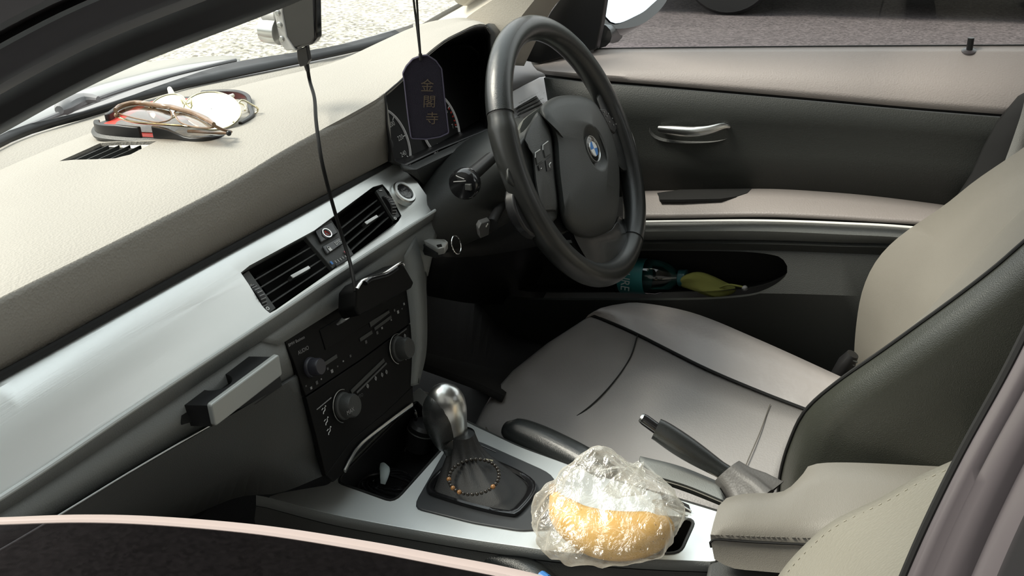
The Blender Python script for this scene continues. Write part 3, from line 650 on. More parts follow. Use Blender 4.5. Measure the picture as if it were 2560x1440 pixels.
def wpoly(pts, w0, w1, name, mt, par=sw, bev=.003):
    return obj(name, M().grid([[WP.at(*p, w0) for p in pts], [WP.at(*p, w1) for p in pts]], cyc_u=True, caps=True), mt, par, bevel=bev)
# body behind the cover, spokes, switch pods
hb = [sm([WP.at(x, y, -.05) for x, y in ((1290, 330), (1340, 275), (1400, 255), (1455, 262), (1500, 330), (1510, 420), (1500, 520), (1430, 550), (1370, 520), (1330, 420))], 40),
      sm([WP.at(x, y, -.02) for x, y in ((1300, 322), (1345, 272), (1395, 248), (1460, 248), (1515, 320), (1530, 420), (1515, 540), (1430, 570), (1380, 540), (1330, 430))], 40)]
obj('hub_back', M().grid(hb, cyc_u=True, caps=True), mat('hub_shell', (.13, .135, .125), .55), sw)
wl = sm([WP.at(x, y, -.018) for x, y in ((1288, 345), (1310, 325), (1340, 300), (1385, 360), (1398, 500), (1390, 560), (1340, 560), (1300, 500), (1262, 470), (1255, 420))], 36)
wl2 = sm([WP.at(x, y, .004) for x, y in ((1305, 350), (1320, 338), (1345, 320), (1380, 360), (1394, 500), (1388, 548), (1345, 548), (1315, 490), (1280, 460), (1268, 425))], 36)
obj('spoke', M().grid([wl, wl2], cyc_u=True, caps=True), MT['bag'], sw, bevel=.003)
pod = [(1310, 346), (1338, 286), (1350, 285), (1370, 312), (1380, 350), (1386, 430), (1394, 520), (1380, 530), (1352, 524), (1338, 470), (1328, 382)]
podr = [sm([WP.at(x+(1358-x)*s, y+(420-y)*s, w_) for x, y in pod], 44) for s, w_ in ((0, -.006), (0, .003), (.06, .009), (.2, .0115), (.95, .012))]
po = obj('switch_pod', M().grid(podr, cyc_u=True, caps=True), MT['dkgrey'], sw)
for q in (((1357, 363), (1370, 353), (1377, 385), (1364, 394)), ((1338, 382), (1350, 374), (1357, 402), (1344, 411))):
    bq = obj('button', M().prism([WP.at(*p, .0135) for p in q], -WN*.004), MT['dkgrey'], po, bevel=.0008)
    obj('button_edge', M().tube([WP.at(q[0][0], q[0][1]+12, .0138), WP.at(*q[0], .0138), WP.at(*q[1], .0138)], .0006, 6), MT['white'], bq)
obj('button', M().prism([WP.at(*p, .0132) for p in ((1346, 414), (1358, 405), (1360, 418), (1349, 426))], -WN*.003), MT['black'], po)
obj('button', M().prism([WP.at(*p, .0132) for p in ((1364, 401), (1378, 391), (1382, 420), (1368, 428))], -WN*.003), MT['black'], po)
obj('minus_mark', M().box(WP.at(1353, 421, .0138), WU*.0016, WV*.0004, WN*.0002), MT['white'], po)
obj('phone_mark', M().tube(resample([WP.at(*p, .0138) for p in ((1377, 406), (1373, 412), (1375, 419))], 6), .0006, 6), MT['white'], po)
sr = sm([WP.at(x, y, -.014) for x, y in ((1488, 238), (1512, 224), (1560, 300), (1592, 420), (1575, 440), (1545, 430), (1520, 330))], 36)
sr2 = sm([WP.at(x, y, .004) for x, y in ((1494, 250), (1512, 240), (1550, 305), (1575, 400), (1565, 425), (1545, 410), (1522, 330))], 36)
obj('spoke', M().grid([sr, sr2], cyc_u=True, caps=True), MT['wheel'], sw, bevel=.003)
p2 = obj('switch_pod', M().prism([WP.at(*p, .006) for p in ((1500, 272), (1514, 270), (1545, 318), (1538, 334), (1526, 325))], -WN*.006), MT['black'], sw, bevel=.002)
for x, y in ((1510, 280), (1521, 284), (1531, 296), (1524, 305), (1534, 312), (1540, 310), (1517, 290)):
    obj('button_edge', M().box(WP.at(x, y, .0068), WU*.0011, WV*.0008, WN*.0003), MT['dimw'], p2)
sb2 = sm([WP.at(x, y, -.016) for x, y in ((1420, 575), (1470, 585), (1530, 570), (1548, 540), (1585, 600), (1560, 660), (1520, 690), (1470, 680))], 36)
sb3 = sm([WP.at(x, y, .003) for x, y in ((1432, 580), (1470, 590), (1525, 576), (1545, 555), (1570, 605), (1550, 650), (1520, 672), (1478, 662))], 36)
obj('spoke', M().grid([sb2, sb3], cyc_u=True, caps=True), MT['wheel'], sw, bevel=.003)
sb4 = sm([WP.at(x, y, -.016) for x, y in ((1270, 470), (1330, 500), (1400, 540), (1405, 580), (1360, 600), (1300, 590), (1262, 520))], 30)
obj('spoke', M().grid([sb4, [p+WN*.014 for p in sb4]], cyc_u=True, caps=True), MT['black'], sw, bevel=.003)

# ------------------------------------------------------------------ column shroud, stalks, key
sc = thing('steering_column', 'black steering column shroud between the dash and the wheel', 'steering column', P(1180, 480, y=.10))
shr = []
for k, (y, z0, rx, rz) in enumerate(((.235, .725, .19, .06), (.17, .765, .185, .075), (.11, .796, .155, .076), (.065, .812, .11, .062), (.045, .820, .06, .045))):
    shr.append([V((.365+rx*math.cos(t)*(1 if abs(math.cos(t)) > .4 else 1), y, z0+rz*math.sin(t)*(.92 if math.sin(t) < 0 else 1))) for t in [2*math.pi*j/32 for j in range(32)]])
obj('shroud', M().grid(shr, cyc_u=True, caps=True), MT['bag'], sc)
kx = P(1157, 462, y=.055)
stk = obj('light_stalk', M().tube([kx+V((.10, .01, 0)), kx+V((.03, .005, 0)), kx+V((.012, 0, 0))], [.008, .009, .011], 14), MT['black'], sc)
obj('stalk_end', M().lathe(kx+V((.012, 0, 0)), (-1, -.12, .05), [(.014, 0), (.0185, .003), (.019, .012), (.0165, .017), (.005, .018)], 20), MT['gloss'], stk)
for a in (20, 75):
    t = math.radians(a); d = V((0, math.cos(t)*.0, 0))
    obj('end_line', M().tube(resample([kx+V((.002, .010, .013)), kx+V((-.006, .004, .0125)), kx+V((-.007, -.006, .010))] if a == 20 else [kx+V((-.004, .014, .0035)), kx+V((-.0072, .004, .006)), kx+V((-.0072, -.008, .008))], 8), .0006, 6), MT['dimw'], stk)
obj('end_button', M().box(kx+V((-.003, -.010, .0)), (.004, 0, 0), (0, .004, 0), (0, 0, .004)), MT['dkgrey'], stk, bevel=.001)
cs = [P(1197, 571, y=.05), P(1203, 560, y=.05), P(1226, 552, y=.05), P(1222, 588, y=.05), P(1201, 597, y=.05)]
cst = obj('cruise_stalk', M().tube([cs[2]+V((.10, .02, 0)), cs[2]+V((.012, .004, -.01))], [.007, .008], 12), MT['black'], sc)
obj('stalk_end', M().prism(cs, (.012, .010, 0)), mat('stalk_grey', (.10, .10, .10), .45), cst, bevel=.0015)
obj('stalk_mark', M().box(P(1219, 561, y=.048), (.0015, 0, 0), (0, .0002, 0), (0, 0, .0009)).box(P(1216, 566, y=.048), (.0015, 0, 0), (0, .0002, 0), (0, 0, .0009)), MT['white'], cst)
ky = thing('car_key', 'silver and black key fob plugged in beside the steering column', 'key', P(1085, 600, y=.11))
kq = [P(1062, 603, y=.118), P(1072, 596, y=.118), P(1110, 597, y=.085), P(1121, 604, y=.080), P(1112, 618, y=.082), P(1094, 622, y=.09), P(1064, 614, y=.118)]
obj('fob', M().prism(kq, (.006, .004, -.012)), mat('key_silver', (.62, .62, .60), .3, metal=.6), ky, bevel=.0015)
obj('fob_base', M().prism([p+V((.003, .004, -.007)) for p in kq], (.004, .004, -.010)), MT['black'], ky, bevel=.001)
obj('fob_eye', M().prism([p+V((-.0006, 0, .0008)) for p in (P(1092, 613, y=.088), P(1104, 611, y=.084), P(1106, 616, y=.083), P(1095, 618, y=.087))], (0, .0, -.001)), MT['pit'], ky)
kr = P(1141, 612, y=.085); obj('key_ring', M().tube([kr+V((.0108*math.cos(t), .003*math.sin(t), .0112*math.sin(t))) for t in [2*math.pi*i/36 for i in range(37)]], .0009, 8, caps=False), MT['chrome'], ky)
pd = thing('pedal', 'black ribbed foot pedal in the dark driver footwell', 'pedal', P(1450, 655, y=.38))
pc0 = P(1452, 655, y=.38); obj('pad', M().box(pc0, (.035, 0, 0), (0, .012, .03), (0, .004, -.0015)), MT['black'], pd, bevel=.003)
for i in range(4): obj('rib', M().box(pc0+V((-.015+.010*i, -.006, 0)), (.0012, 0, 0), (0, .005, .012), (0, .002, -.001)), MT['satin'], pd)
obj('pedal_arm', M().tube([pc0+V((0, .01, 0)), pc0+V((0, .10, .12)), pc0+V((0, .2, .30))], .008), MT['black'], pd)
# tunnel side and carpet in the driver footwell
ft = M().grid([resample(T(r, 'z'), 16) for r in ([(1050, 905, .55), (1120, 930, .545), (1200, 960, .54), (1260, 990, .53)], [(1060, 880, .52), (1140, 900, .50), (1230, 920, .48), (1300, 930, .46)], [(1040, 700, .55), (1160, 640, .50), (1300, 760, .34), (1480, 800, .30)])])
tag(obj('footwell_carpet', ft, MT['carpet'], solid=.01), 'dark carpet lining the driver footwell beside the centre stack', 'carpet')

# ================================================================== driver door with its window, far side
dd = thing('driver_door', 'driver door of the car: pale padded sill over dark panel with chrome strip', 'door', V((.72, -.2, .30)))
def dstrip(name, rws, mt, n=40, par=None, **k): return obj(name, M().grid([resample(T(r, 'x'), n) for r in rws]), mt, par or dd, **k)
dstrip('sill_pad', [[(1325, 150, .755), (1400, 135, .755), (1490, 122, .755), (1700, 119, .755), (2000, 116, .755), (2300, 114, .755), (2700, 112, .755)],
                    [(1330, 158, .745), (1400, 146, .742), (1490, 134, .740), (1700, 131, .738), (2000, 130, .738), (2300, 130, .738), (2700, 132, .738)],
                    [(1340, 168, .725), (1430, 168, .716), (1500, 166, .710), (1700, 170, .705), (2000, 180, .70), (2300, 200, .70), (2700, 215, .70)],
                    [(1352, 176, .715), (1440, 183, .700), (1520, 188, .692), (1700, 200, .687), (2000, 222, .684), (2300, 248, .684), (2700, 280, .685)],
                    [(1362, 186, .715), (1450, 197, .700), (1530, 203, .692), (1700, 217, .688), (2000, 243, .685), (2300, 270, .685), (2700, 300, .686)]], MT['doorup'], solid=.006, sharp=60)
dstrip('seam', [[(1362, 186, .722), (1450, 197, .706), (1530, 203, .698), (1700, 217, .694), (2000, 243, .692), (2300, 270, .692), (2700, 300, .692)],
                [(1364, 194, .722), (1450, 204, .706), (1530, 210, .698), (1700, 224, .694), (2000, 250, .692), (2300, 277, .692), (2700, 307, .692)]], MT['pit'], solid=.003)
dstrip('panel_insert', [[(1364, 192, .702), (1450, 203, .70), (1530, 209, .69), (1700, 223, .686), (2000, 249, .684), (2300, 276, .684), (2700, 306, .684)],
                        [(1380, 290, .71), (1450, 290, .70), (1700, 300, .694), (2000, 310, .692), (2300, 330, .690), (2700, 360, .69)],
                        [(1400, 385, .71), (1700, 385, .700), (2000, 385, .697), (2300, 400, .694), (2700, 440, .694)],
                        [(1400, 500, .705), (1700, 482, .694), (2000, 480, .692), (2300, 505, .690), (2700, 560, .69)]], MT['doorin'], solid=.006)
dstrip('crease_line', [[(1580, 383, .6985), (1700, 380, .6975), (2000, 390, .694), (2300, 420, .691)], [(1580, 386, .6985), (1700, 383, .6975), (2000, 393, .694), (2300, 423, .691)]], MT['pit'], solid=.001)
# handle recess and chrome pull
hp = Plane(P(1740, 310, x=.694), (-1, 0, .08))
hz0 = [(1640, 262), (1700, 256), (1770, 264), (1830, 283), (1855, 300), (1848, 325), (1825, 345), (1780, 356), (1700, 358), (1645, 350), (1622, 330), (1628, 295)]
hb_ = resample([hp.at(*p) for p in hz0], 48, closed=True); hc_ = hp.at(1738, 308)
hrec = obj('handle_recess', M().grid([hb_, [p+V((-.003, 0, 0)) for p in resample([hp.at(1738+(x-1738)*.97, 308+(y-308)*.97) for x, y in hz0], 48, closed=True)],
       resample([hp.at(1738+(x-1738)*.90, 308+(y-308)*.86, 0) for x, y in hz0], 48, closed=True), resample([hp.at(1738+(x-1738)*.8, 306+(y-308)*.66, -.02) for x, y in hz0], 48, closed=True)], cyc_u=True, caps=True), MT['dkgrey'], dd)
pull = resample([hp.at(1648, 322, .008), hp.at(1680, 326, .016), hp.at(1730, 330, .02), hp.at(1770, 326, .018), hp.at(1808, 315, .012), hp.at(1824, 316, .004)], 22)
obj('door_handle', M().tube(pull, [(.003+.0035*math.sin(math.pi*min(1, i/21+.12)), .004+.005*math.sin(math.pi*min(1, i/21*.9+.1))) for i in range(22)], 14, flat=(0, 0, 1)), MT['satin'], dd)
# armrest, chrome strip and pocket panel
dstrip('armrest', [[(1560, 478, .694), (1700, 474, .692), (1900, 470, .690), (2060, 477, .690), (2200, 489, .690), (2400, 515, .690), (2700, 560, .690)],
                   [(1560, 490, .655), (1700, 492, .652), (1900, 492, .65), (2060, 500, .65), (2200, 512, .65), (2400, 535, .65), (2700, 580, .65)],
                   [(1560, 532, .625), (1700, 532, .622), (1900, 529, .62), (2060, 534, .62), (2200, 542, .62), (2400, 556, .62), (2700, 600, .62)],
                   [(1560, 540, .618), (1700, 539, .616), (1900, 536, .615), (2060, 541, .615), (2200, 549, .615), (2400, 564, .615), (2700, 610, .615)]], mat('door_armrest_vinyl', (.26, .235, .225), .5, bump=.35, scale=420), solid=.006, sharp=55)
pr = [P(*p, x=.650) for p in ((1643, 480), (1886, 473), (1850, 490), (1800, 496), (1700, 499), (1650, 499))]
pl_ = Plane.of(P(1700, 492, x=.653), P(1900, 491, x=.651), P(1700, 474, x=.690))
obj('grab_recess', M().prism([pl_.at(*p, .0012) for p in ((1643, 482), (1700, 474), (1880, 471), (1868, 482), (1840, 491), (1800, 497), (1700, 499), (1650, 499))], (0, 0, -.004)), MT['pit'], dd)
def tail(y0, d): return [(1540, y0[0], d), (1700, y0[1], d), (1900, y0[2], d), (2100, y0[3], d), (2300, y0[4], d), (2700, y0[5], d)]
dstrip('gap_strip', [tail((541, 540, 537, 544, 555, 600), .624), tail((552, 550, 548, 555, 568, 615), .622)], MT['pit'], solid=.004)
obj('chrome_strip', M().tube(resample(T(tail((556, 553.5, 552, 558.5, 571, 617), .612), 'x'), 40), (.0028, .0022), 10), mat('bright_strip', (.9, .9, .88), .35, metal=.25), dd)
dstrip('lower_band', [tail((558, 557, 555, 562, 575, 620), .616), tail((580, 578, 578, 586, 598, 645), .612), tail((600, 598, 600, 606, 614, 665), .622)], MT['grey'], solid=.006)
lowr = [tail((600, 599, 601, 607, 615, 666), .625), tail((620, 620, 622, 628, 640, 690), .632)]
low = dstrip('pocket_panel', [[(1180, 600, .63)]+lowr[0], [(1180, 650, .635)]+lowr[1],
                   [(1180, 735, .60), (1540, 735, .60), (1700, 733, .60), (1900, 730, .60), (2100, 735, .605), (2300, 745, .61), (2700, 790, .61)],
                   [(1180, 800, .61), (1540, 800, .61), (1900, 800, .61), (2300, 820, .61), (2700, 860, .61)],
                   [(1180, 960, .63), (1540, 960, .63), (1900, 960, .63), (2300, 1000, .63), (2700, 1060, .63)]], mat('pocket_plastic', (.028, .030, .028), .55, bump=.3, scale=800), solid=.008)
pk = [(1235, 690), (1270, 655), (1340, 640), (1500, 632), (1700, 632), (1850, 634), (1930, 641), (1957, 651), (1970, 668), (1967, 684), (1950, 700), (1915, 716), (1860, 728), (1740, 736), (1540, 737), (1320, 735), (1255, 715)]
pk3 = resample([P(*p, x=.615) for p in pk], 110, closed=True)
cut(low, M().grid([[p+V((-.05, 0, 0)) for p in pk3], [p+V((.035, 0, 0)) for p in pk3]], cyc_u=True, caps=True))
pin = [P(*p, x=.615)+V((.01, 0, 0)) for p in pk]; pin = resample(pin, 110, closed=True)
obj('pocket_liner', M().grid([pin, [p+V((.07, 0, -.02)) for p in pin], [hc.lerp(p+V((.075, 0, -.02)), .05) for p in pin for hc in [P(1600, 690, x=.69)]]], cyc_u=True), MT['pit'], dd)
# lock pin
lp = P(2423, 128, x=.742); obj('lock_pin', M().tube([lp, lp+V((0, 0, .019))], .0045, 14), MT['black'], dd)
obj('pin_collar', M().lathe(P(2422, 128, x=.742), (-.3, 0, 1), [(.004, 0), (.010, 0), (.010, .0015), (.006, .003)], 24), MT['frame2'], dd)
# weather strip, mirror triangle, door frame and glass
dstrip('weather_strip', [[(1485, 120, .757), (1700, 117, .757), (2000, 114, .757), (2300, 112, .757), (2700, 110, .757)], [(1485, 124, .757), (1700, 121, .757), (2000, 118, .757), (2300, 116, .757), (2700, 114, .757)]], MT['pit'], solid=.004)
tri = [P(*p, x=.735) for p in ((1300, 150), (1340, 95), (1376, 30), (1405, -10), (1440, -60), (1520, -60), (1512, 0), (1503, 60), (1490, 124), (1420, 140), (1350, 160))]
obj('mirror_triangle', M().prism(tri, (.02, 0, 0)), MT['black'], dd, bevel=.002)
outer = M().box((.80, -.25, .55), (.02, 0, 0), (0, .62, 0), (0, 0, .28)); obj('outer_skin', outer, MT['paint'], dd, bevel=.01)
gl = M().grid([resample([V((.765, .16, .90)), V((.765, -.85, .93))], 12), resample([V((.64, -.10, 1.33)), V((.62, -.80, 1.34))], 12)])
struct('window_2', gl, MT['glass'])
# far windscreen pillar
ap = M().grid([resample(T(r, 'x'), 16) for r in ([(1040, 86, .70), (1092, 52, .70), (1186, -2, .70), (1260, -55, .695)],
     [(1120, 110, .665), (1160, 50, .668), (1245, -10, .668), (1310, -60, .665)], [(1230, 160, .66), (1290, 60, .665), (1340, -5, .668), (1380, -60, .665)],
     [(1310, 165, .70), (1374, 34, .70), (1404, -5, .70), (1440, -60, .695)])])
struct('trim_1', ap, MT['pillar'], solid=.005)
struct('trim_2', M().tube(resample(T([(1030, 84), (1092, 46), (1186, -6), (1260, -60)], x=.71), 12), .005, 8), MT['pit'])
ar3 = M().tube([P(1186, 20, x=.70)+V((0, .02, .02)), V((.66, .02, 1.20)), V((.60, -.12, 1.34))], [(.03, .02)]*3, 12); struct('wall_pillar', ar3, MT['pillar'])
# far rear pillar, seat belt
bp = M().grid([resample(T(r, 'x'), 12) for r in ([(2545, 240, .68), (2520, 275, .68), (2480, 320, .68), (2420, 450, .68), (2370, 520, .68), (2300, 640, .68), (2200, 900, .66)], [(2800, 100, .68), (2700, 300, .68), (2650, 420, .68), (2600, 500, .68), (2500, 640, .68), (2420, 800, .68), (2300, 950, .66)])])
struct('wall_right', bp, MT['pit'], solid=.02)
sbm = M().grid([resample(T(r, 'x'), 12) for r in ([(2580, 150, .64), (2558, 265, .62), (2538, 330, .60), (2515, 395, .58), (2490, 460, .56)], [(2640, 150, .64), (2610, 265, .62), (2580, 330, .60), (2560, 395, .58), (2540, 460, .56)])])
tag(obj('seat_belt', sbm, mat('belt_web', (.16, .16, .15), .7, bump=.6, scale=900), solid=.0015), 'grey seat belt webbing hanging from the pillar behind the driver seat', 'seat belt')
# outside mirror
mi = thing('door_mirror', 'black outside door mirror reflecting bright blue sky', 'mirror', P(1590, 30, x=.93))
MPn = V((-.22, -.85, .62)).normalized(); MPl = Plane(P(1580, 20, x=.95), MPn)
mo = resample([MPl.at(*p) for p in ((1508, -30), (1508, 20), (1516, 48), (1540, 60), (1580, 45), (1620, 20), (1655, -30))], 40, closed=True)
ms = resample([MPl.at(*p) for p in ((1500, -40), (1498, 30), (1506, 62), (1545, 72), (1600, 62), (1645, 30), (1672, -10), (1672, -50))], 40, closed=True)
cm = sum(ms, V((0, 0, 0)))/len(ms)
obj('housing', M().grid([ms, [p-MPn*.012 for p in ms], [cm.lerp(p, .92)-MPn*.05 for p in ms], [cm.lerp(p, .55)-MPn*.09 for p in ms]], cyc_u=True, caps=True), MT['gloss'], mi)
obj('mirror_glass', M().prism([p+MPn*.001 for p in mo], MPn*.001), MT['mirror'], mi)
obj('foot', M().tube([P(1500, 90, x=.78), P(1520, 80, x=.86), P(1560, 60, x=.95)-MPn*.03], [.02, .014, .02], 12), MT['black'], mi)

# bottle and cloth in the door pocket
bo = thing('water_bottle', 'clear plastic water bottle with teal label lying in the door pocket', 'bottle', P(1630, 690, x=.64))
b0, b1 = P(1535, 688, x=.648), P(1712, 695, x=.648); bd = (b1-b0).normalized(); bl = (b1-b0).length
obj('body', M().lathe(b0, bd, [(.024, 0), (.030, .006), (.030, bl*.25), (.0285, bl*.3), (.030, bl*.35), (.030, bl*.62), (.024, bl*.78), (.013, bl*.88), (.012, bl*.93)], 28), MT['pet'], bo)
obj('label', M().lathe(b0, bd, [(.0304, bl*.12), (.0306, bl*.13), (.0306, bl*.47), (.0304, bl*.48)], 28), MT['teal'], bo)
obj('bottle_cap', M().lathe(b0, bd, [(.0135, bl*.92), (.0145, bl*.93), (.0145, bl*1.02), (.012, bl*1.03)], 24), MT['cap'], bo)
nrm = V((-1, 0, .25)).normalized()
text('PURE', b0+bd*bl*.24+nrm*.0315, V((0, .05, -1)), bd, .022, MT['petal'], 'lettering', bo, sx=.85)
gcl = M(); cc0 = P(1765, 712, x=.64); rr = []
for i in range(9):
    t = i/8; row = []
    for j in range(14):
        a = 2*math.pi*j/14; rd = .018*math.sin(math.pi*(t*.86+.1))**.7*(1+.25*math.sin(3*a+5*t))
        row.append(cc0+V((math.cos(a)*rd*.8, .045-.095*t, math.sin(a)*rd+.006*math.sin(6*t))))
    rr.append(row)
clo = tag(obj('cloth', gcl.grid(rr, cyc_u=True, caps=True), MT['green'], sub=1), 'crumpled olive yellow cloth pouch stuffed in the door pocket beside the bottle', 'cloth')
obj('cloth_cord', M().tube(resample(T([(1790, 722, .635), (1820, 712, .63), (1850, 716, .63), (1868, 721, .63)], 'x'), 14), .0018, 8), MT['green'], clo)
obj('tassel', M().ball(P(1862, 721, x=.63), .005), MT['dimw'], clo)

# ================================================================== driver seat
def zrow(pts, z=None): return resample(T(pts, 'z', **({'z': z} if z else {})), 30)
ds_ = thing('driver_seat', 'driver seat in grey leather with creased bolster and dark backrest flank', 'car seat', V((.36, -.15, .30)))
fr_ = V((.0, .045, -.09))
def seatrow(pts):
    r = resample(T(pts, 'z'), 30); return [r[0]+fr_, r[0]+V((0, .028, -.035)), r[0]+V((0, .012, -.008))]+r
R1 = seatrow([(1192, 1105, .485), (1350, 1190, .485), (1560, 1290, .485), (1760, 1370, .485), (1960, 1430, .485)])
R2 = seatrow([(1214, 1050, .512), (1290, 1075, .514), (1500, 1150, .514), (1750, 1230, .514), (1945, 1290, .510)])
R3 = seatrow([(1250, 975, .520), (1385, 1020, .522), (1600, 1095, .520), (1800, 1160, .515), (1952, 1205, .510)])
R4 = seatrow([(1300, 918, .522), (1450, 950, .524), (1660, 1025, .520), (1840, 1090, .515), (1980, 1125, .512)])
R5 = seatrow([(1385, 850, .522), (1510, 890, .524), (1700, 965, .520), (1880, 1030, .515), (2010, 1068, .512)])
R6 = seatrow([(1478, 790, .520), (1585, 836, .520), (1755, 922, .516), (1900, 983, .512), (2030, 1032, .510)])
obj('seat_cushion', M().grid([R1, R2, R3, R4, R5, R6]), MT['seat'], ds_, solid=.02, sharp=80)
B1 = seatrow([(1480, 789, .522), (1590, 833, .522), (1760, 917, .519), (1905, 979, .515), (2040, 1030, .512)])
B2 = seatrow([(1488, 779, .531), (1630, 806, .534), (1800, 868, .534), (1960, 935, .532), (2070, 985, .526)])
B3 = seatrow([(1502, 770, .534), (1650, 778, .541), (1780, 818, .543), (1930, 882, .541), (2090, 960, .533)])
B4 = seatrow([(1530, 763, .530), (1600, 757, .538), (1735, 783, .541), (1900, 850, .539), (2110, 945, .530)])
B5 = [p+V((.035, .0, -.03)) for p in B4]; B6 = [p+V((.045, 0, -.12)) for p in B4]
bol = obj('seat_bolster', M().grid([B1, B2, B3, B4, B5, B6]), mat('bolster_leather', (.40, .37, .36), .33, bump=.9, scale=32, kind='noise', coat=.15), ds_, sharp=80)
def seam(name, pts, z, par, r=.0016, mt='pit', k='z'):
    return obj(name, M().tube(resample(T(pts, k) if len(pts[0]) == 3 else T(pts, **{k: z}), 30), r, 6), MT[mt], par)
seam('seam', [(1482, 787, .5225), (1590, 834, .5225), (1760, 919, .5195), (1905, 981, .5155), (2035, 1031, .513)], 0, ds_, .0022)
seam('seam', [(1594, 838, .5222), (1575, 895, .5235), (1530, 960, .5245), (1470, 1020, .523), (1385, 1078, .5155)], 0, ds_, .0012)
seam('seam', [(1925, 1010, .515), (1900, 1080, .5165), (1870, 1150, .5165), (1850, 1200, .514)], 0, ds_, .0007, 'stitch')
# front tab of the cushion side, by the console
tabm = M().tube(resample(T([(1262, 1045, .512), (1232, 1050, .508), (1216, 1068, .504), (1228, 1085, .500), (1262, 1098, .497)], 'z'), 18), .0015, 8)
obj('side_piping', tabm, MT['stitch'], ds_)
# backrest: pale front and dark flank towards the passenger
F0 = T([(2760, 225, .56), (2560, 368, .56), (2440, 450, .565), (2362, 512, .57), (2250, 590, .575), (2192, 650, .58), (2158, 720, .58), (2142, 800, .58), (2135, 900, .58), (2140, 1010, .58)], 'x')
F1 = T([(2800, 250, .50), (2610, 400, .50), (2480, 490, .51), (2400, 555, .52), (2300, 640, .53), (2235, 710, .53), (2205, 780, .53), (2190, 850, .53), (2180, 920, .53), (2180, 1010, .53)], 'x')
F2 = T([(2830, 270, .40), (2620, 460, .40), (2540, 540, .40), (2460, 620, .40), (2395, 690, .40), (2345, 750, .40), (2310, 800, .40), (2270, 850, .40), (2220, 930, .40), (2180, 1030, .40)], 'x')
F3 = T([(2840, 330, .22), (2640, 510, .22), (2560, 580, .22), (2480, 655, .22), (2390, 725, .22), (2330, 772, .22), (2270, 825, .22), (2200, 880, .22), (2110, 955, .22), (2040, 1030, .22)], 'x')
F4 = T([(2840, 372, .165), (2660, 520, .165), (2560, 604, .165), (2490, 665, .165), (2400, 735, .165), (2300, 808, .165), (2200, 880, .165), (2090, 957, .165), (2010, 1030, .165), (1960, 1140, .165)], 'x')
n_ = 36
fr0 = [p+V((.03, -.06, 0)) for p in F0]
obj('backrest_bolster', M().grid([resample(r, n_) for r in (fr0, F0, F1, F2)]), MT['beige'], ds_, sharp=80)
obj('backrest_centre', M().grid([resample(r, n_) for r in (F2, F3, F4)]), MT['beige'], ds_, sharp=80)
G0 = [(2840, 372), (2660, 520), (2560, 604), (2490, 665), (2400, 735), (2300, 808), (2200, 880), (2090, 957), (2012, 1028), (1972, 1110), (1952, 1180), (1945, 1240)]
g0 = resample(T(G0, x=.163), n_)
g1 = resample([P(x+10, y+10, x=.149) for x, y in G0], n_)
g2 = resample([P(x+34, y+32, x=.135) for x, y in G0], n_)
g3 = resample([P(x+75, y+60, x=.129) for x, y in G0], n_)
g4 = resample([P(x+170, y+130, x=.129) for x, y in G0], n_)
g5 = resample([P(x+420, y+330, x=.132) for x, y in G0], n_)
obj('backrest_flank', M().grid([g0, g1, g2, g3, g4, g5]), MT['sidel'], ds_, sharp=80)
obj('piping', M().tube(resample(T(G0, x=.160), 50), .0022, 8), MT['pit'], ds_)
obj('backrest_shell', M().grid([[p+V((-.005, -.10, 0)) for p in resample(F0, 20)], [p+V((0, -.16, -.03)) for p in resample(F2, 20)], g5[:20]+[]] if False else [[p+V((.03, -.06, 0)) for p in resample(F0, 20)], [p+V((-.1, -.14, -.02)) for p in resample(F0, 20)], resample(g5, 20)]), MT['dkgrey'], ds_, sharp=80)
# belt buckle
bk_ = thing('belt_buckle', 'dark ribbed seat belt buckle stalk beside the driver seat bolster', 'buckle', P(2115, 905, x=.5))
obj('stalk', M().tube([P(2096, 940, x=.52), P(2118, 905, x=.52), P(2132, 885, x=.52)], [.012, .013, .009], 12), MT['black'], bk_)
for i in range(5): obj('rib', M().tube([P(2092+8*i, 930-8*i, x=.512), P(2112+8*i, 938-8*i, x=.512)], .0013, 6), MT['dkgrey'], bk_)

# passenger seat: inner shoulder of the backrest, nearest the camera
ps = thing('passenger_seat', 'passenger seat backrest in pale grained leather at the lower right corner', 'car seat', V((-.36, -.45, .30)))
E0 = [(2480, 1100), (2412, 1137), (2300, 1188), (2200, 1244), (2080, 1303), (2005, 1368), (1955, 1425), (1925, 1480), (1900, 1560)]
e0 = resample(T(E0, x=-.20), 30)
e1 = resample([P(x+8, y+14, x=-.215) for x, y in E0], 30)
e2 = resample([P(x+60, y+70, x=-.27) for x, y in E0], 30)
e3 = resample([P(x+150, y+190, x=-.36) for x, y in E0], 30)
e4 = resample([P(x+330, y+420, x=-.50) for x, y in E0], 30)
em = [p+V((.012, -.03, -.01)) for p in e0]
obj('backrest', M().grid([[p+V((.01, -.12, -.03)) for p in e0], em, e0, e1, e2, e3, e4, [p+V((-.02, -.05, 0)) for p in e4], [p+V((0, -.16, -.03)) for p in e3]], cyc_v=True), mat('pale_leather', (.235, .222, .185), .45, bump=.55, scale=330, vary=.05), ps, sharp=80)
for k in range(34):
    a = e1[0].lerp(e1[1], 0); i = k*29/34; j = int(i); p = e1[j].lerp(e1[j+1], i-j); q = e1[j].lerp(e1[j+1], min(1, i-j+.28)); 
    if k < 34: obj('stitch', M().tube([p+V((-.0004, .0002, .0004)), q+V((-.0004, .0002, .0004))], .0004, 5), mat('pale_stitch', (.30, .285, .23), .7) if k == 0 else bpy.data.materials['pale_stitch'], ps)
cush = M().grid([[V((x, y, z)) for y in (.04, .0, -.1, -.2, -.3, -.42)] for x, z in ((-.60, .34), (-.60, .46), (-.56, .50), (-.46, .48), (-.28, .48), (-.22, .50), (-.19, .47), (-.185, .34))])
obj('seat_cushion', cush, MT['seat'], ps, sub=1)

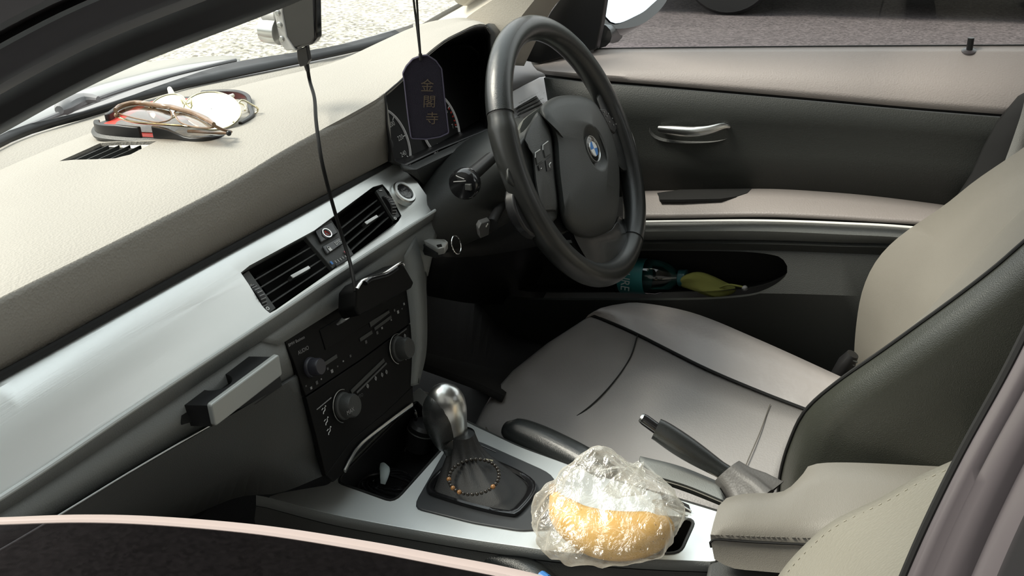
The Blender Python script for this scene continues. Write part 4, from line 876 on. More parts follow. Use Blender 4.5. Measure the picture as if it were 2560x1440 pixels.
# ================================================================== centre console
ZC = .585
co = thing('center_console', 'centre console with silver deck around the gear lever and storage bin', 'centre console', V((0, -.05, .30)))
deck = [(668, 1243), (700, 1232), (760, 1222), (820, 1212), (850, 1180), (900, 1130), (960, 1070), (1010, 1012), (1030, 985), (1048, 968), (1068, 985), (1120, 1030), (1181, 1062), (1300, 1118), (1500, 1190), (1700, 1250), (1830, 1290), (1838, 1330), (1790, 1402), (1775, 1404), (1600, 1396), (1400, 1380), (1200, 1352), (1000, 1318), (850, 1290), (760, 1268)]
dk = [P(*p, z=ZC) for p in deck]
deckm = M().prism(soft(dk, .2), V((0, 0, -.008)))
deko = obj('silver_deck', deckm, MT['silver'], co, bevel=.002)
binq = soft([P(*p, z=ZC) for p in ((838, 1204), (1040, 1002), (1075, 1040), (1125, 1100), (985, 1256))], .12)
cupq = soft([P(*p, z=ZC) for p in ((1640, 1290), (1738, 1300), (1700, 1384), (1560, 1384))], .2)
cut(deko, M().prism([p+V((0, 0, .03)) for p in binq], (0, 0, -.08)), M().prism([p+V((0, 0, .03)) for p in cupq], (0, 0, -.08)))
def well(q, d, name, mt=MT['black']):
    c = sum(q, V((0, 0, 0)))/len(q)
    return obj(name, M().grid([[p+V((0, 0, -.001)) for p in q], [c.lerp(p, .94)+V((0, 0, -d)) for p in q], [c.lerp(p, .05)+V((0, 0, -d)) for p in q]], cyc_u=True), mt, co)
well(binq, .055, 'storage_bin'); well(cupq, .06, 'cup_well', MT['pit'])
obj('bin_rim', M().tube(binq+[binq[0]], .0016, 6), MT['pit'], co); obj('cup_rim', M().tube(cupq+[cupq[0]], .0018, 6), MT['dkgrey'], co)
# rolled shoulder and grey flank on the passenger side
s0 = [(640, 1238), (668, 1243), (760, 1268), (850, 1290), (1000, 1318), (1200, 1352), (1400, 1380), (1600, 1396), (1776, 1404)]
sh = [resample(T(s0, z=ZC), 40), resample([P(x, y+12, z=ZC-.004) for x, y in s0], 40)]
sh2 = resample([P(x, y+26, z=ZC-.016) for x, y in s0], 40)
obj('deck_shoulder', M().grid([sh[0], sh[1], sh2]), MT['grey'], co, sharp=80)
fl = [resample([P(x, y+28, z=ZC-.017) for x, y in s0], 40), [p+V((-.006, 0, -.012)) for p in resample([P(x, y+30, z=ZC-.019) for x, y in s0], 40)], [p+V((-.012, 0, -.14)) for p in sh2], [p+V((-.012, 0, -.28)) for p in sh2]]
obj('console_flank', M().grid(fl), MT['dkgrey'], co, sharp=80)
s1 = [(1040, 975), (1068, 985), (1120, 1030), (1181, 1062), (1300, 1118), (1500, 1190), (1700, 1250), (1830, 1290)]
s1t = resample(T(s1, z=ZC), 30)
obj('driver_flank', M().grid([s1t, [p+V((.008, 0, -.004)) for p in s1t], [p+V((.012, 0, -.02)) for p in s1t], [p+V((.016, 0, -.28)) for p in s1t]]), MT['dkgrey'], co, sharp=80)
# rear shoulder pieces under the armrest
rr = M().prism([P(*p, z=ZC+.001) for p in ((1772, 1406), (1800, 1398), (2100, 1440), (2200, 1500), (1760, 1470))], (0, 0, -.05)); obj('rear_panel', rr, MT['dkgrey'], co, bevel=.004)
# handbrake trough beside the deck
tr = M().grid([resample(T(r, 'z'), 16) for r in ([(1640, 1205, .578), (1720, 1232, .578), (1815, 1270, .578)], [(1640, 1190, .592), (1720, 1214, .592), (1812, 1252, .592)], [(1600, 1150, .592), (1700, 1180, .592), (1800, 1222, .592)], [(1600, 1140, .575), (1700, 1165, .575), (1800, 1205, .575)])])
obj('brake_surround', tr, MT['grey'], co, solid=.004, sharp=60)
obj('surround_stitching', M().tube(resample(T([(1645, 1198), (1720, 1221), (1812, 1259)], z=.5925), 16), .0006, 5), MT['stitch'], co)
obj('trough_slot', M().prism(T([(1650, 1228), (1722, 1262), (1728, 1280), (1660, 1262)], z=ZC+.0012), (0, 0, -.001)), MT['pit'], co)
obj('trough_clip', M().tube(T([(1702, 1262), (1728, 1278)], z=ZC+.003), .0009, 6), MT['satin'], co)
# gear lever plate
pq = soft([P(*p, z=ZC+.002) for p in ((1030, 1268), (1122, 1108), (1190, 1098), (1385, 1185), (1410, 1320), (1300, 1326), (1180, 1306))], .16)
gp = obj('gear_plate', M().prism(pq, (0, 0, -.004)), mat('plate_grey', (.045, .047, .05), .42), co, bevel=.0015)
gx = (P(1240, 1150, z=ZC)-P(1180, 1120, z=ZC)).normalized(); gy = V((0, 0, 1)).cross(gx)
for s, (x, y) in zip('PRND', ((1174, 1120), (1189, 1125), (1202, 1132), (1215, 1138))):
    text(s, P(x, y, z=ZC+.0024), gx, gy, .0068, MT['dimw'], 'gear_letter', gp)
obj('plate_line', M().tube(T([(1190, 1108), (1240, 1130)], z=ZC+.0026), .0004, 5), MT['dimw'], gp)
ig = [(1066, 1228), (1100, 1180), (1150, 1150), (1225, 1152), (1338, 1212), (1300, 1284), (1268, 1290), (1200, 1276), (1110, 1250)]
ib = resample([P(*p, z=ZC+.003) for p in ig], 44, closed=True); ic_ = P(1200, 1215, z=ZC)
ib2 = [ic_.lerp(p, .93)+V((0, 0, .005)) for p in ib]; ib3 = [ic_.lerp(p, .86)+V((0, 0, .003)) for p in ib]
obj('boot_frame', M().grid([ib, [p+V((0, 0, .004)) for p in ib], ib2, ib3], cyc_u=True), MT['gloss'], co, sharp=50)

# ------------------------------------------------------------------ gear lever
NK = P(1168, 1168, x=-.012); gl_ = thing('gear_lever', 'automatic gear lever with black and polished silver grip on pleated boot', 'gear lever', NK)
rows = []
neck = P(1165, 1185, x=-.012)
for k, (t, hh, fold) in enumerate(((0, .003, .0), (.3, .012, .05), (.55, .018, .10), (.78, .026, .10), (.93, .036, .05), (1, .050, .0))):
    row = []
    for j, p in enumerate(ib3):
        a = 2*math.pi*j/44; c0 = neck+V((math.cos(a)*0, 0, 0))
        d = (p-ic_).normalized(); q = V((neck.x, neck.y, ZC))+d*.0135
        r_ = p.lerp(q, t); r_ = r_+d*(.006*fold*10*.35*math.sin(9*a)); rows_z = ZC+hh
        row.append(V((r_.x, r_.y, rows_z)))
    rows.append(row)
obj('boot', M().grid(rows, cyc_u=True), mat('boot_leather', (.014, .014, .014), .55, bump=.3, scale=1200), gl_, sharp=80)
gk = ((1157, 1162, .0112), (1151, 1135, .0124), (1144, 1105, .0142), (1133, 1080, .0172), (1122, 1050, .0208), (1116, 1018, .0224), (1113, 990, .0200), (1112, 970, .0135), (1112, 961, .004))
gfl = V((-_R.y, _R.x, 0)).normalized()
gc, gr_ = sweep([P(a, b, x=-.012) for a, b, r in gk], [r for a, b, r in gk], 34)
obj('grip_shell', M().tube(gc, [(a, a*.85) for a in gr_], 28, flat=gfl), MT['satin'], gl_, sharp=80)
tw = (CAM-gc[10]).normalized()
gi = [P(a-13, b+19-(16 if b > 1090 else 0), x=-.012)+tw*.0075 for a, b, r in gk]
gi, gq = sweep(gi, [r for a, b, r in gk], 34)
obj('grip_insert', M().tube(gi, [(a*.93, a*.80) for a in gq], 28, flat=gfl), MT['wheel'], gl_, sharp=80)
obj('collar', M().tube([P(1172, 1186, x=-.012), P(1167, 1168, x=-.012), P(1164, 1158, x=-.012)], [.0120, .0125, .0115], 20), MT['black'], gl_)
obj('lower_sleeve', M().tube([V((neck.x, neck.y, ZC+.048)), P(1168, 1176, x=-.012)], [.0138, .0125], 20), MT['wheel'], gl_)
# bead bracelet round the lever
br = thing('bead_bracelet', 'dark and tiger-eye bead bracelet looped around the base of the gear lever', 'bracelet', P(1185, 1195, z=.615))
for k in range(34):
    t = 2*math.pi*k/34
    px = 1185+62*math.cos(t)-10*math.sin(t); py = 1192+44*math.sin(t)+2*math.cos(t)
    zz = .612+.006*math.cos(t+1)
    am = k in (3, 11, 13, 16)
    obj('bead', M().ball(P(px, py, z=zz), .0027 if am else .0022, 10, 7), MT['amber'] if am else MT['bead'], br)
obj('clasp', M().tube([P(1212, 1149, z=.616), P(1232, 1153, z=.614)], .0016, 8), MT['gold'], br)

# ------------------------------------------------------------------ handbrake
hbk = thing('handbrake', 'black leather handbrake lever raised out of a grey boot', 'handbrake', P(1850, 1230, x=.07))
h = resample([P(1640, 1072, x=.075), P(1655, 1080, x=.075), P(1700, 1110, x=.073), P(1770, 1155, x=.07), P(1850, 1205, x=.066)], 22)
obj('grip', M().tube(h, [(.009+.0035*math.sin(math.pi*min(1, i/21+.25)), .0095+.0045*math.sin(math.pi*min(1, i/21+.25))) for i in range(22)], 18), MT['wheel'], hbk)
obj('grip_seam', M().tube([p+V((-.0085, 0, -.005)) for p in h[1:-2]], .0005, 5), MT['stitch'], hbk)
obj('release_button', M().tube([P(1604, 1045, x=.076), P(1612, 1050, x=.076), P(1645, 1074, x=.075)], [.0055, .0065, .0065], 16), MT['gloss'], hbk)
obj('button_tip', M().tube([P(1601, 1043, x=.076), P(1606, 1046, x=.076)], [.0045, .0062], 16), MT['satin'], hbk)
bc = [P(1818, 1178, x=.068), P(1840, 1200, x=.064), P(1865, 1225, x=.060), P(1890, 1262, x=.052)]
rows = []
for (c, r, nf) in zip(bc, (.0175, .020, .026, .034), (0, .06, .12, .16)):
    dirn = (bc[-1]-bc[0]).normalized(); a_ = dirn.cross(V((0, 0, 1))).normalized(); b_ = a_.cross(dirn)
    rows.append([c+(a_*math.cos(t)+b_*math.sin(t))*r*(1+nf*math.sin(6*t)) for t in [2*math.pi*j/36 for j in range(36)]])
obj('boot', M().grid(rows, cyc_u=True), mat('boot_grey', (.11, .105, .10), .5, bump=.3, scale=400), hbk, sharp=80)

# ------------------------------------------------------------------ armrest
am_ = thing('armrest', 'grey leather centre armrest with stitched front edge behind the cup well', 'armrest', P(1900, 1300, z=.62))
A = [T(r, 'z') for r in (
 [(1786, 1398, .603), (1830, 1420, .600), (1900, 1428, .600), (2000, 1436, .600), (2200, 1450, .60), (2500, 1480, .60)],
 [(1777, 1352, .622), (1810, 1352, .622), (1900, 1357, .622), (2010, 1362, .624), (2200, 1370, .634), (2500, 1385, .64)],
 [(1776, 1338, .629), (1812, 1338, .630), (1900, 1342, .630), (2010, 1345, .632), (2200, 1350, .642), (2500, 1365, .65)],
 [(1784, 1305, .634), (1840, 1305, .637), (1920, 1305, .637), (2030, 1290, .640), (2200, 1290, .652), (2500, 1300, .66)],
 [(1796, 1265, .634), (1850, 1262, .638), (1930, 1258, .638), (2040, 1215, .646), (2200, 1215, .657), (2500, 1225, .665)],
 [(1816, 1245, .632), (1862, 1234, .636), (1955, 1229, .637), (2000, 1195, .645), (2060, 1157, .655), (2400, 1168, .665)],
 [(1830, 1250, .615), (1875, 1245, .610), (1965, 1240, .610), (2010, 1210, .610), (2075, 1175, .610), (2410, 1190, .61)])]
A = [resample(r, 26) for r in A]
A2 = [[r[0]+V((0, -.004, -.012))]+r for r in A]
obj('cushion', M().grid(A, cyc_v=False), MT['beige'], am_, sharp=75)
frt = [r[0] for r in A]; fc = sum(frt, V((0, 0, 0)))/len(frt)
obj('front_end', M().add(frt, [tuple(range(len(frt)))]), MT['beige'], am_, smooth=False)
obj('lid_gap', M().tube(resample(T([(1778, 1368, .6145), (1776, 1354, .6205), (1790, 1348, .6245), (1830, 1351, .6245), (1900, 1356, .6245), (2010, 1361, .626), (2100, 1366, .630)], 'z'), 26), .0012, 6), MT['pit'], am_)
for k in range(26):
    p = A[2][0].lerp(A[2][0], 0); i = k*12/26; j = int(i); p = A[2][j].lerp(A[2][j+1], i-j); q = A[2][j].lerp(A[2][j+1], min(1, i-j+.3))
    obj('stitch', M().tube([p+V((-.0003, 0, .0006)), q+V((-.0003, 0, .0006))], .0005, 5), MT['stitch'], am_)

# ------------------------------------------------------------------ gap filler rolls
def roll(pts, rads, z, name, label, grp):
    r = thing(name, label, 'seat gap filler', P(*pts[0], z=z), grp)
    L, rr = sweep(T(pts, z=z), rads, 24)
    obj('roll', M().tube(L, rr, 20), MT['wheel'], r, sharp=75)
    obj('end_seam', M().tube([L[1]+V((0, 0, rr[1]*.9)), L[0]+V((0, .003, 0)), L[1]+V((-.004, 0, -rr[1]*.9))], .0014, 6), MT['black'], r)
    return r
roll([(1266, 1072), (1290, 1082), (1340, 1102), (1400, 1130), (1460, 1160), (1520, 1195)], [.010, .0185, .0205, .0205, .0195, .016], .578, 'seat_gap_filler', 'black leather padded roll wedged between driver seat and silver deck', 'seat gap filler rolls')
r2 = roll([(1188, 1392), (1215, 1396), (1260, 1408), (1310, 1430), (1360, 1470), (1400, 1520)], [.006, .010, .014, .0165, .017, .015], .555, 'seat_gap_filler', 'black leather padded roll on passenger side with a blue patch', 'seat gap filler rolls')
obj('blue_patch', M().tube(T([(1352, 1440), (1368, 1452)], z=.572), .006, 10), MT['blue'], r2, label='bright blue patch')

# ================================================================== banana in a plastic bag
ba = thing('banana', 'ripe speckled yellow banana showing through the clear plastic bag', 'banana', P(1520, 1390, z=ZC))
cl_ = [(1386, 1238, .622), (1404, 1272, .616), (1440, 1308, .613), (1500, 1334, .612), (1570, 1340, .612), (1632, 1328, .612), (1672, 1310, .612)]
bl_, rb_ = sweep(T(cl_, 'z'), (.006, .0150, .0205, .0245, .0245, .0205, .009), 34)
obj('fruit', M().tube(bl_, [(a, a*.95) for a in rb_], 20), MT['fruit'], ba, sharp=80)
obj('stem', M().tube([bl_[0], P(1382, 1222, z=.626), P(1380, 1212, z=.630)], [.005, .0035, .0035], 10), mat('banana_stem', (.30, .16, .05), .6), ba)
# bag: gathered film with a peak
pb = []
BC = P(1520, 1300, z=.62)
lay = [  # z above deck, centre px, half width px, depth factor
 (.001, (1508, 1352), 95, .45), (.004, (1508, 1344), 138, .62), (.014, (1510, 1328), 170, .76), (.028, (1516, 1300), 182, .86), (.042, (1520, 1262), 172, .82),
 (.054, (1518, 1232), 142, .75), (.064, (1508, 1200), 108, .7), (.074, (1502, 1172), 78, .62), (.083, (1499, 1147), 50, .55), (.091, (1498, 1128), 28, .5), (.096, (1498, 1119), 8, .4)]
rx = V((_R.x, _R.y, 0)).normalized(); ry = V((-rx.y, rx.x, 0))
NB = 128
for k, (hz, (cx_, cy_), hw, df) in enumerate(lay):
    c = P(cx_, cy_, z=ZC+hz); wd = (P(cx_+hw, cy_, z=ZC+hz)-P(cx_-hw, cy_, z=ZC+hz)).length/2; row = []
    for j in range(NB):
        a = 2*math.pi*j/NB; kk = k/10
        f = 1+.035*math.sin(5*a+2*kk)+.03*kk*2.2*math.sin(9*a+6*kk)+.025*kk*2*math.sin(17*a-4*kk)
        d = rx*math.cos(a)+ry*math.sin(a)*df
        p = c+d*wd*f
        nv = noise.noise(p*60)*.006+noise.noise(p*150)*.0025
        row.append(p+d.normalized()*nv+V((0, 0, noise.noise(p*90+V((5, 0, 0)))*.003 if 0 < k < 10 else 0)))
    pb.append(row)
cols = [resample([r[j] for r in pb], 40) for j in range(NB)]
def crumple(p, k):
    q = p*38; a = 1-abs(noise.noise(q+V((0, 3, 1))))*2; b = 1-abs(noise.noise(q*2.3+V((7, 0, 0))))*2
    return .0022*a+.0012*b
pb = []
for i in range(40):
    cen = sum((c[i] for c in cols), V((0, 0, 0)))/NB; row = []
    for c in cols:
        p = c[i]; d = (p-cen); d = d.normalized() if d.length > 1e-5 else V((0, 0, 1)); row.append(p+d*crumple(p, i))
    pb.append(row)
bgm = M().grid(pb, cyc_u=True, caps=True)
bgt = thing('plastic_bag', 'crumpled clear plastic bag holding a banana on the silver console deck', 'bag', P(1520, 1370, z=ZC))
obj('film', bgm, MT['film'], bgt, sharp=50)
ear = []
for k, (x, y, z_, r) in enumerate(((1560, 1225, .64, .022), (1575, 1190, .647, .016), (1588, 1170, .652, .009), (1600, 1160, .655, .004))):
    c = P(x, y, z=z_); ear.append([c+rx*math.cos(t)*r+ry*math.sin(t)*r*.5+V((0, 0, .003*math.sin(4*t))) for t in [2*math.pi*j/24 for j in range(24)]])
obj('knot_ear', M().grid(ear, cyc_u=True, caps=True), MT['film'], bgt, sharp=70)
ear = []
for k, (x, y, z_, r) in enumerate(((1640, 1290, .61, .024), (1678, 1290, .612, .016), (1700, 1290, .613, .008), (1712, 1292, .613, .003))):
    c = P(x, y, z=z_); ear.append([c+V((0, 0, 1))*math.cos(t)*r*.8+ry*math.sin(t)*r*.5+rx*.004*math.sin(5*t) for t in [2*math.pi*j/24 for j in range(24)]])
obj('corner_ear', M().grid(ear, cyc_u=True, caps=True), MT['film'], bgt, sharp=70)

# ------------------------------------------------------------------ storage bin contents
cb = thing('cable_bundle', 'coiled black charging cables lying in the console storage bin', 'cable', P(985, 1200, z=.54))
for k in range(7):
    c = P(985-3*k, 1200+4*k, z=.548+.002*k); r0 = .022+.0018*k
    obj('cable_loop', M().tube([c+V((r0*.8*math.cos(t), r0*1.1*math.sin(t), .003*math.sin(2*t+k)))for t in [2*math.pi*i/40 for i in range(41)]], .0016, 6, caps=False), MT['gloss'], cb)
obj('cable_lead', M().tube(resample(T([(1010, 985, .60), (1026, 1010, .60), (1040, 1040, .59), (1030, 1090, .56), (1010, 1130, .55)], 'z'), 30), .002, 8), MT['gloss'], cb)
lt = thing('cigarette_lighter', 'round black power socket plug standing at the far end of the storage bin', 'power socket', P(1045, 1090, z=.55))
lc_ = P(1052, 1085, z=.565)
obj('plug', M().lathe(lc_, (.2, -.3, 1), [(.016, -.02), (.018, 0), (.018, .012), (.014, .016), (.006, .017)], 28), MT['black'], lt)
obj('plug_ring', M().lathe(lc_, (.2, -.3, 1), [(.0180, .004), (.019, .005), (.0180, .006)], 28, hollow=True), MT['dkgrey'], lt)
obj('clip', M().tube(T([(1060, 1058, .582), (1067, 1046, .586)], 'z'), .0014, 8), MT['chrome'], lt)
tp = tag(obj('tissue_scrap', M().tube(resample(T([(956, 1160, .562), (962, 1175, .565), (960, 1195, .563), (957, 1210, .558)], 'z'), 10), [(.003, .002), (.004, .003), (.005, .003), (.006, .003), (.006, .003), (.006, .003), (.0055, .003), (.005, .002), (.004, .002), (.003, .001)], 10), MT['petal']), 'small pale bluish scrap among the cables in the storage bin', 'scrap')

# ------------------------------------------------------------------ device hanging on the charger panel below the vents
ph = thing('phone_holder', 'glossy black holder with silver rim hooked on top of the radio', 'phone holder', P(960, 730, y=.09))
h0 = [P(*p, y=.085) for p in ((890, 722), (905, 704), (940, 688), (998, 658), (1012, 664), (1036, 706), (1030, 720), (900, 790), (888, 770))]
obj('body', M().prism(h0, (.006, .028, -.012)), MT['panel'], ph, bevel=.003)
obj('silver_rim', M().tube(resample([P(*p, y=.083) for p in ((892, 722), (903, 704), (920, 695), (960, 682), (1000, 657), (1008, 662))], 20), (.0022, .0016)), MT['chrome'], ph)
obj('top_lens', M().tube(resample([P(*p, y=.082) for p in ((912, 708), (925, 697), (965, 686), (990, 670))], 14), (.0035, .0030)), MT['gloss'], ph)
ckm = M().prism([P(*p, y=.10) for p in ((876, 738), (890, 726), (905, 730), (900, 760), (880, 745))], (.004, .01, .002))
obj('clip', ckm, MT['dkgrey'], ph, bevel=.001)
hk = M().tube(resample([P(893, 760, y=.112), P(880, 775, y=.108), P(865, 792, y=.110), P(843, 812, y=.118)], 14), [(.001+.0045*math.sin(math.pi*i/13), .002) for i in range(14)], 10)
obj('silver_bracket', hk, MT['satin'], ph)

# ------------------------------------------------------------------ dash camera and its lead
XC = .12
dcam = thing('dash_camera', 'small black dash camera with silver lens barrel hanging behind the windscreen', 'camera', P(735, 60, x=XC))
q = [P(*p, x=XC-.02) for p in ((700, -40), (786, -40), (789, 60), (790, 95), (780, 112), (728, 126), (716, 112), (704, 60))]
ndir = V((.05, -.02, 0))
obj('case', M().prism(q, V((.014, .0, 0))), MT['gloss'], dcam, bevel=.003)
lf = [P(*p, x=XC-.0215) for p in ((682, -40), (706, -40), (706, 30), (717, 92), (740, 127), (714, 127), (699, 108), (690, 60), (684, 25))]
obj('silver_face', M().prism(lf, V((.014, 0, 0))), mat('camera_silver', (.55, .55, .54), .35, metal=.3), dcam, bevel=.0015)
fp_ = Plane.of(P(684, 20, x=XC-.016), P(695, 90, x=XC-.016), P(705, 40, x=XC-.016))
for x, y in ((694, 32), (699, 62), (704, 97)): obj('rivet', M().lathe(P(x, y, x=XC-.0220), (-1, -.1, .1), [(.0032, 0), (.0032, .0012), (.0022, .002)], 18), MT['satin'], dcam)
obj('lens_barrel', M().tube([P(700, 78, x=XC-.012), P(680, 76, x=XC-.012), P(662, 74, x=XC-.012)], [.0155, .0155, .0145], 28), MT['satin'], dcam)
obj('lens_cap', M().tube([P(694, 36, x=XC-.012), P(662, 34, x=XC-.012)], .0085, 20), MT['white'], dcam)
obj('mount_stalk', M().tube([P(740, -20, x=XC), V((XC, .20, 1.150))], .009, 14), MT['black'], dcam)
us = thing('usb_cable', 'thin black cable hanging from the dash camera to the holder below', 'cable', P(765, 120, x=XC-.01))
obj('plug', M().prism([P(*p, x=XC-.004) for p in ((750, 122), (774, 112), (780, 148), (774, 160), (758, 164), (752, 146))], (-.007, 0, 0)), MT['black'], us, bevel=.001)
obj('strain_relief', M().tube([P(765, 158, x=XC-.007), P(770, 178, x=XC-.007)], [.0035, .0024], 12), MT['black'], us)
cabp = [P(769, 172, x=.113)]+T([(775, 205, .225), (786, 245, .195), (790, 300, .160), (796, 350, .145), (806, 410, .135), (826, 490, .128), (846, 560, .120), (862, 612, .112), (876, 660, .100), (884, 700, .090), (888, 728, .085)], 'y')
obj('wire', M().tube(resample(cabp, 60), .0021, 8), MT['panel'], us)

# ------------------------------------------------------------------ hanging charm
XH = -.02
ch_ = thing('hanging_charm', 'dark purple cloth amulet pouch with gold characters hanging on a cord', 'charm', P(1052, 150, x=XH))
HP = Plane(P(1060, 240, x=XH), (-.80, -.6, 0))
hq = [HP.at(*p) for p in ((1032, 148), (1052, 140), (1068, 138), (1090, 152), (1104, 172), (1106, 190), (1112, 250), (1122, 332), (1100, 342), (1066, 348), (1028, 346), (1020, 290), (1010, 200), (1007, 184), (1016, 166))]
pch = obj('pouch', M().prism(soft(hq, .12), -HP.n*.006), MT['cloth'], ch_, bevel=.002)
obj('pouch_piping', M().tube(soft([p+HP.n*.0003 for p in hq], .12)+[soft([p+HP.n*.0003 for p in hq], .12)[0]], .0007, 6), mat('purple_piping', (.10, .09, .14), .8), ch_)
hr_ = V((0, 0, 1)).cross(HP.n).normalized()
for s, (x, y) in zip('\u91d1\u95a3\u5bfa', ((1068, 216), (1073, 256), (1080, 298))):
    text(s, HP.at(x, y, .0004), hr_-V((0, 0, .12)), V((0, 0, 1)), .0130, MT['thread'], 'gold_character', ch_, .0003)
kn_ = HP.at(1052, 150, .001)
obj('knot', M().tube([kn_, kn_+V((0, 0, .006))], .0018, 8), MT['black'], ch_)
for dx in (-3, 5):
    obj('cord', M().tube(resample([kn_, P(1044+dx*.4, 70, x=XH), P(1037+dx, 0, x=XH), P(1030+dx, -80, x=XH), P(1027, -200, x=XH)], 20), .0011, 8), MT['black'], ch_)

mt_ = P(1027, -200, x=XH)
rm_ = thing('rearview_mirror', 'black rear-view mirror above the dashboard carrying the hanging charm', 'mirror', mt_+V((0, 0, .03)))
mc = mt_+V((.02, .012, .035)); obj('housing', M().prism([p+V((0, .012, 0)) for p in rrect(mc, V((.11, 0, 0)), V((0, .004, .030)), .5, 6)], (0, -.018, 0)), MT['black'], rm_, bevel=.004)
obj('mirror_glass', M().prism([p+V((0, -.0065, 0)) for p in rrect(mc, V((.104, 0, 0)), V((0, .004, .026)), .5, 6)], (0, -.001, 0)), MT['mirror'], rm_)
obj('mirror_arm', M().tube([mc+V((0, .01, .01)), mc+V((0, .03, .05)), V((mc.x, -.06, 1.325))], .007, 12), MT['black'], rm_)

# ------------------------------------------------------------------ tray with two pairs of sunglasses
TZ = .9445
def TT(x, y, h=0.): return P(x, y, z=TZ+h)
trp = [(232, 338), (238, 322), (262, 312), (300, 290), (380, 258), (560, 250), (630, 262), (642, 300), (646, 318), (600, 345), (560, 368), (520, 376), (470, 374), (400, 362), (320, 358), (250, 350)]
ty_ = thing('dashboard_tray', 'black anti-slip tray with red inlay on the dashboard holding sunglasses', 'tray', TT(430, 330))
ol = resample([TT(x, y, -.004) for x, y in trp], 80, closed=True); oc = sum(ol, V((0, 0, 0)))/80
obj('base', M().grid([ol, [oc.lerp(p, 1.01)+V((0, 0, .003)) for p in ol], [oc.lerp(p, .97)+V((0, 0, .006)) for p in ol], [oc.lerp(p, .9)+V((0, 0, .005)) for p in ol]], cyc_u=True, caps=True), MT['dkgrey'], ty_)
obj('red_inlay', M().grid([[oc.lerp(p, .90)+V((0, 0, .0055)) for p in ol], [oc.lerp(p, .72)+V((0, 0, .0060)) for p in ol]], cyc_u=True), MT['red'], ty_, label='bright red inlay band')
obj('patterned_mat', M().prism([oc.lerp(p, .74)+V((0, 0, .0063)) for p in ol], (0, 0, .0006)), MT['carbon'], ty_)
def wallp(i0, i1, hts, name='tray_wall'):
    idx = [(i % 80) for i in range(i0, i1+1)]; n = len(idx); hs = [V((hts[min(len(hts)-1, int(k*(len(hts)-1)/max(1, n-1)))]*(1-(k*(len(hts)-1)/max(1, n-1)) % 1)+hts[min(len(hts)-1, int(k*(len(hts)-1)/max(1, n-1))+1)]*((k*(len(hts)-1)/max(1, n-1)) % 1), 0, 0)) for k in range(n)]
    o_ = [oc.lerp(ol[i], .965)+V((0, 0, .004)) for i in idx]; i_ = [oc.lerp(ol[i], .90)+V((0, 0, .004)) for i in idx]
    ot = [p+V((0, 0, hs[k].x)) for k, p in enumerate(o_)]; it = [p+V((0, 0, hs[k].x)) for k, p in enumerate(i_)]
    obj(name, M().grid([o_, ot, it, i_], caps=False).add([o_[0], ot[0], it[0], i_[0]], [(0, 1, 2, 3)]).add([o_[-1], ot[-1], it[-1], i_[-1]], [(0, 1, 2, 3)]), MT['black'], ty_, bevel=.0015)
def near(px, py):
    t = TT(px, py, -.004); return min(range(80), key=lambda i: (ol[i]-t).length)
def span(a, b): return (a, b if b >= a else b+80)
wallp(*span(near(355, 360), near(240, 330)), [.014, .015, .013, .010])
wallp(*span(near(570, 362), near(376, 362)), [.006, .010, .008, .014, .016])
wallp(*span(near(500, 254), near(622, 335)), [.010, .012, .012, .012, .010])
wallp(*span(near(262, 312), near(300, 290)), [.010, .012])

def glasses(name, label, cat='sunglasses'): return thing(name, label, cat, TT(430, 320, .01))
# round mirrored pair, lying with lenses up
g1_ = glasses('sunglasses', 'round mirrored sunglasses with thin pale gold frame lying in the tray')
def lensd(cx, cy, w_, h_, hgt, tilt, name, mt, par, cup=.0025):
    c = TT(cx, cy, hgt); a = (TT(cx+w_, cy+tilt, hgt+.0)-c); up = V((0, 0, 1)); v = CAM-c; v.normalize()
    nrm_ = (v*.55+up*.75+V((0, .15, 0))).normalized(); a = (a-nrm_*a.dot(nrm_)); b = nrm_.cross(a).normalized()*a.length*h_
    rows = [[c+a*math.cos(t)*s+b*math.sin(t)*s+nrm_*cup*(1-s*s) for t in [2*math.pi*j/40 for j in range(40)]] for s in (1, .8, .6, .4, .2, .02)]
    lo = obj(name, M().grid(rows, cyc_u=True, caps=False), mt, par)
    obj('lens_rim', M().tube(rows[0]+[rows[0][0]], .0010, 8, caps=False), MT['gold'], par)
    return c, a, b
cR = lensd(530, 276, 50, .78, .022, 12, 'lens', MT['lens'], g1_)
cL = lensd(418, 268, 36, .85, .026, -14, 'lens', MT['lens'], g1_)
obj('bridge', M().tube(resample([cL[0]+cL[1]*.9, (cL[0]+cR[0])/2+V((0, 0, .006)), cR[0]-cR[1]*.95], 12), .0011, 8), MT['gold'], g1_)
obj('nose_pad', M().ball(TT(472, 284, .02), .004), MT['cream'], g1_); obj('nose_pad', M().ball(TT(456, 286, .022), .004), MT['cream'], g1_)
obj('temple', M().tube(resample([cR[0]+cR[1]*.95, TT(600, 252, .026), TT(630, 262, .02), TT(646, 274, .012), TT(636, 284, .008)], 20), .0012, 8), MT['gold'], g1_)
obj('temple', M().tube(resample([TT(500, 252, .02), TT(560, 248, .022), TT(610, 262, .014), TT(612, 276, .01)], 16), .0012, 8), MT['gold'], g1_)
obj('temple_tip', M().tube([TT(424, 222, .03), TT(430, 236, .03), TT(438, 262, .026)], [.0028, .0038, .002], 12), MT['cream'], g1_)
obj('temple_tip', M().tube([TT(583, 238, .028), TT(568, 246, .027)], [.0022, .0036], 12), MT['cream'], g1_)
